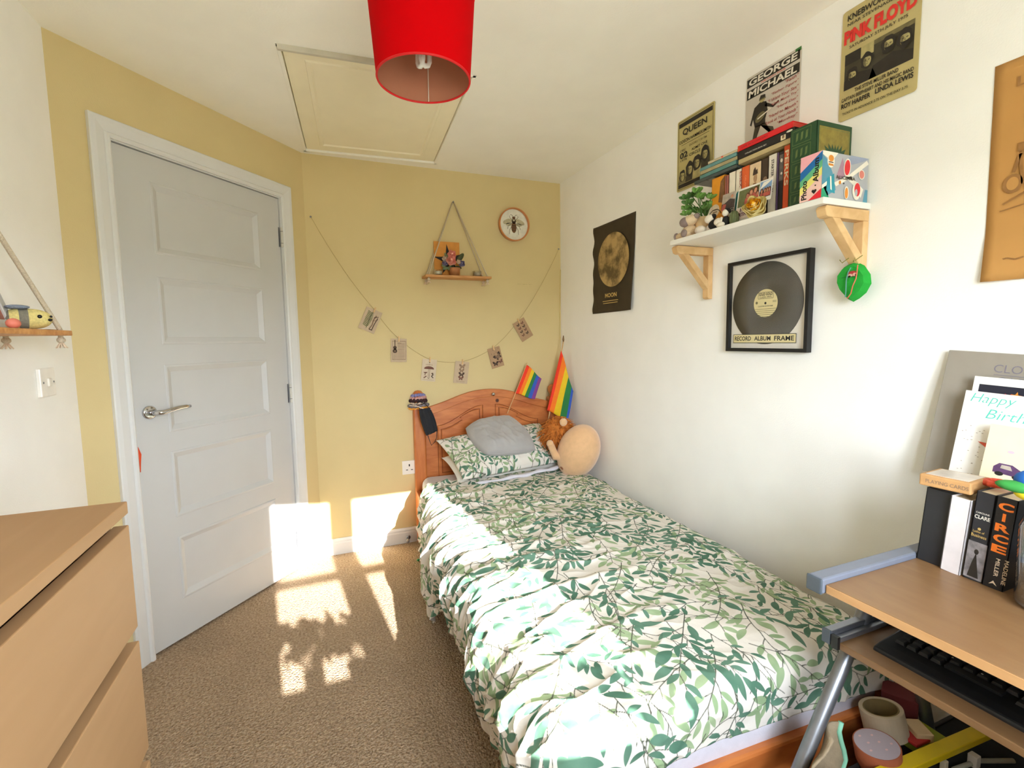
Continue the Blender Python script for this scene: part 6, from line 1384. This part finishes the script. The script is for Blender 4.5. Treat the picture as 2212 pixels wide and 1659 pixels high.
# ================================================================== clutter under the desk
M_dkbox = P('dark_crate', (30, 26, 28), .7)
cr = thing('storage_crate', 'low dark storage crate of clutter under the desk', 'crate', (-.20, -2.54, 0))
mb = MB()
for a, b in (((-.29, -.28, 0), (.17, .25, .01)), ((-.29, -.28, 0), (-.28, .25, .27)), ((.16, -.28, 0), (.17, .25, .27)), ((-.29, .24, 0), (.17, .25, .27)), ((-.29, -.28, 0), (.17, -.27, .27))): mb.box(a, b, M_dkbox)
mb.build('crate_body', cr, bevel=.003)
MB().box((-.285, -.275, .255), (.165, .245, .265), P('crate_cloth', (24, 24, 26), .95, .2, 60)).build('cloth_layer', cr)
ZC = .266
def ring(name, label, cat, c_, R_, r_, h_, mt, mt2, tilt, az, fill=None):
    root = thing(name, label, cat, tuple(c_), (tilt, 0, az)); mb = MB(); mb.lathe([(r_, 0), (R_, 0), (R_, h_), (r_, h_), (r_, .0)], mt, 40); mb.build('roll', root, bevel=.002)
    mb = MB(); mb.lathe([(r_-.0005, .001), (r_-.003, .001), (r_-.003, h_-.001), (r_-.0005, h_-.001), (r_-.0005, .001)], mt2, 40); mb.build('core', root)
    return root
pw_ = zp(1915, 1592, ZC); pt_ = zp(1893, 1610, ZC+.05)
ring('tape_roll', 'white roll of tape tipped behind the terracotta pot under the desk', 'tape', (pw_.x, pw_.y, ZC+.010), .046, .037, .062, P('masking_white', (176, 158, 132), .7), P('card_core', (120, 100, 60), .8), math.radians(-14), .4)
tp_ = thing('terracotta_pot', 'terracotta pot with a pale spotted top under the desk', 'pot', (pt_.x, pt_.y-.01, ZC-.004), (math.radians(-4), math.radians(-8), 0)); tp_.scale = (.84, .84, .84)
mb = MB(); mb.lathe([(0, 0), (.044, 0), (.052, .03), (.054, .078), (.051, .0795), (.050, .077), (0, .0765)], M_terra, 36); mb.build('pot_body', tp_, smooth=True)
mb = MB(); mb.lathe([(0, .0790), (.051, .0790), (.051, .0775), (0, .0775)], P('spotted_top', (160, 146, 152), .5, .03, 30), 36); tpt = mb.build('top_disc', tp_)
a_ = Art()
for k in range(7): t_ = k*2.4; r_ = .040*math.sqrt((k+.5)/7); a_.ell(r_*math.cos(t_), r_*math.sin(t_), .004, .003, P('spot_ink', (200, 160, 158), .6), 8)
a_.build('spots', tpt, (0, 0, .0790), (1, 0, 0), (0, 1, 0))
def slab(name, label, cat, A_, B_, w_, h_, z, mt, part='body', tilt=0):
    d = (B_-A_); L = d.length; root = thing(name, label, cat, ((A_.x+B_.x)/2, (A_.y+B_.y)/2, z), (0, tilt, math.atan2(d.y, d.x)))
    MB().box((-L/2, -w_/2, 0), (L/2, w_/2, h_), mt).build(part, root, bevel=.002); return root
ZC2 = ZC+.03
A_, B_ = zp(1930, 1655, ZC2+.02), zp(2115, 1575, ZC2+.02)
slab('ruler', 'bright yellow level bar lying across the clutter under the desk', 'ruler', A_+(A_-B_)*.25, B_+(B_-A_)*.15, .030, .016, ZC2, P('yellow_plastic', (206, 176, 14), .4), 'bar')
A_, B_ = zp(1965, 1610, ZC+.01), zp(2020, 1585, ZC+.01)
slab('notebook', 'small green and yellow notebook beside the white tape roll under the desk', 'notebook', A_, B_, .07, .02, ZC, P('lime_cover', (150, 160, 40), .6, .15, 30), 'cover')
A_, B_ = zp(1955, 1600, ZC+.02), zp(1990, 1585, ZC+.02)
slab('notebook', 'thin red notebook under the white tape roll', 'notebook', A_, B_, .05, .008, ZC+.021, P('red_cover', (176, 40, 36), .6), 'cover')
A_, B_ = zp(1965, 1560, ZC+.05), zp(2002, 1562, ZC+.05)
slab('wood_block', 'pale wooden block lying behind the notebooks under the desk', 'block', A_, B_, .05, .04, ZC, P('pale_block', (214, 184, 140), .7), 'block')
A_, B_ = zp(1905, 1490, .32), zp(1985, 1520, .32)
slab('pouch', 'dark maroon pouch at the back of the clutter under the desk', 'pouch', A_, B_, .06, .07, ZC, P('maroon_cloth', (92, 22, 26), .8), 'cloth')
bg_ = thing('fabric_bag', 'beige fabric bag with a mint green edge under the desk beside the leg', 'bag')
mb = MB(); A = np.array([[tuple(xp(0, 0, -1))]*2]*2) if False else None
pts = [(1817, 1560), (1812, 1580), (1816, 1600), (1822, 1620), (1826, 1640), (1820, 1659), (1816, 1690)]
left = [(1800, 1600), (1795, 1610), (1788, 1622), (1778, 1636), (1765, 1648), (1755, 1659), (1745, 1690)]
ys = -2.30
R3 = [yp(x, y, ys) for x, y in pts]; L3 = [yp(x, y, ys-.03) for x, y in left]
G = np.array([[tuple(l_*(1-t_)+r_*t_+Vector((0, .02*math.sin(t_*3.1), 0))) for t_ in np.linspace(0, 1, 9)] for l_, r_ in zip(L3, R3)])
mb.grid(G, P('beige_canvas', (150, 132, 106), .9, .1, 80, .3)); mb.build('cloth', bg_, smooth=True, solid=.004)
mb = MB(); mb.tube(R3, .0055, P('mint_binding', (134, 196, 166), .8), 8); lab(mb.build('binding', bg_, smooth=True), 'mint green binding')
for k, (x, y, c_, lb, rr_) in enumerate(((2105, 1628, (206, 196, 182), 'white plastic connector among the dark clutter under the desk', .009), (2040, 1640, (196, 180, 150), 'small pale scrap beside the yellow bar under the desk', .006))):
    p_ = zp(x, y, ZC+.03); mb = MB(); mb.box((p_.x-rr_, p_.y-rr_, ZC), (p_.x+rr_, p_.y+rr_, ZC+.028), P('bit'+str(k), c_, .5)); tag(mb.build('connector', bevel=.002), lb, 'connector')
A_, B_ = zp(2060, 1659, ZC+.01), zp(2190, 1640, ZC+.01)
mb = MB(); mb.tube([Vector((A_.x, A_.y, ZC+.006)), Vector(((A_.x+B_.x)/2, (A_.y+B_.y)/2+.01, ZC+.008)), Vector((B_.x, B_.y, ZC+.006))], .005, P('grey_flex', (150, 146, 130), .6), 8); tag(mb.build('cable', smooth=True), 'pale grey cable on the clutter under the desk at the lower right corner', 'cable')
# green hair tie on the carpet by the bed
p_ = zp(908, 1209, .012); mb = MB(); mb.tube([(p_.x+.03*math.cos(t_)*1.2+.02, p_.y+.014*math.sin(t_), .012+.006*math.sin(t_*2)) for t_ in np.linspace(0, 2*math.pi, 28, endpoint=False)], .006, P('green_band', (44, 132, 70), .8), 8, closed=True, flat=.7)
tag(mb.build('hair_band', smooth=True), 'green hair band on the carpet beside the bed', 'hair band')

# ================================================================== unseen plants added on the sill behind the camera to dapple the sun
def add_unseen_plant(x, lb, z0, z1, n_, sx, sd_):
    r = random.Random(sd_); root = thing('unseen_sill_plant', lb, 'plant', (x, FY+.09, WIN_Z0))
    mb = MB(); mb.lathe([(0, 0), (.030, 0), (.040, .06), (.036, .06), (.034, .05), (0, .048)], M_terra, 24); mb.build('pot', root, smooth=True)
    mb = MB(); mb2 = MB()
    for k in range(n_):
        tip = Vector((r.uniform(-sx, sx), r.uniform(-.04, .04), r.uniform(z0, z1)))
        if k % 4 == 0: mb.tube([(0, 0, .045), (tip.x*.3, tip.y*.3, z0*.7), tip], .0015, M_sucd, 5)
        d = Vector((r.gauss(0, 1), r.gauss(0, .6), r.gauss(0, .7))).normalized(); q1 = Vector((0, 0, 1)).rotation_difference(d).to_matrix(); mb2.ell(tip, (.014, .002, .024), M_suc, 8, q1)
    mb.build('stems', root); mb2.build('leaves', root, smooth=True)
add_unseen_plant(-1.40, 'unseen leafy plant added at the left end of the window sill to dapple sun', .10, .215, 130, .11, 1)
add_unseen_plant(-1.245, 'unseen leafy plant added in the middle of the window sill to dapple sun', .10, .20, 70, .06, 2)
add_unseen_plant(-.80, 'unseen leafy plant added at the right end of the window sill to dapple sun', .06, .13, 34, .09, 3)
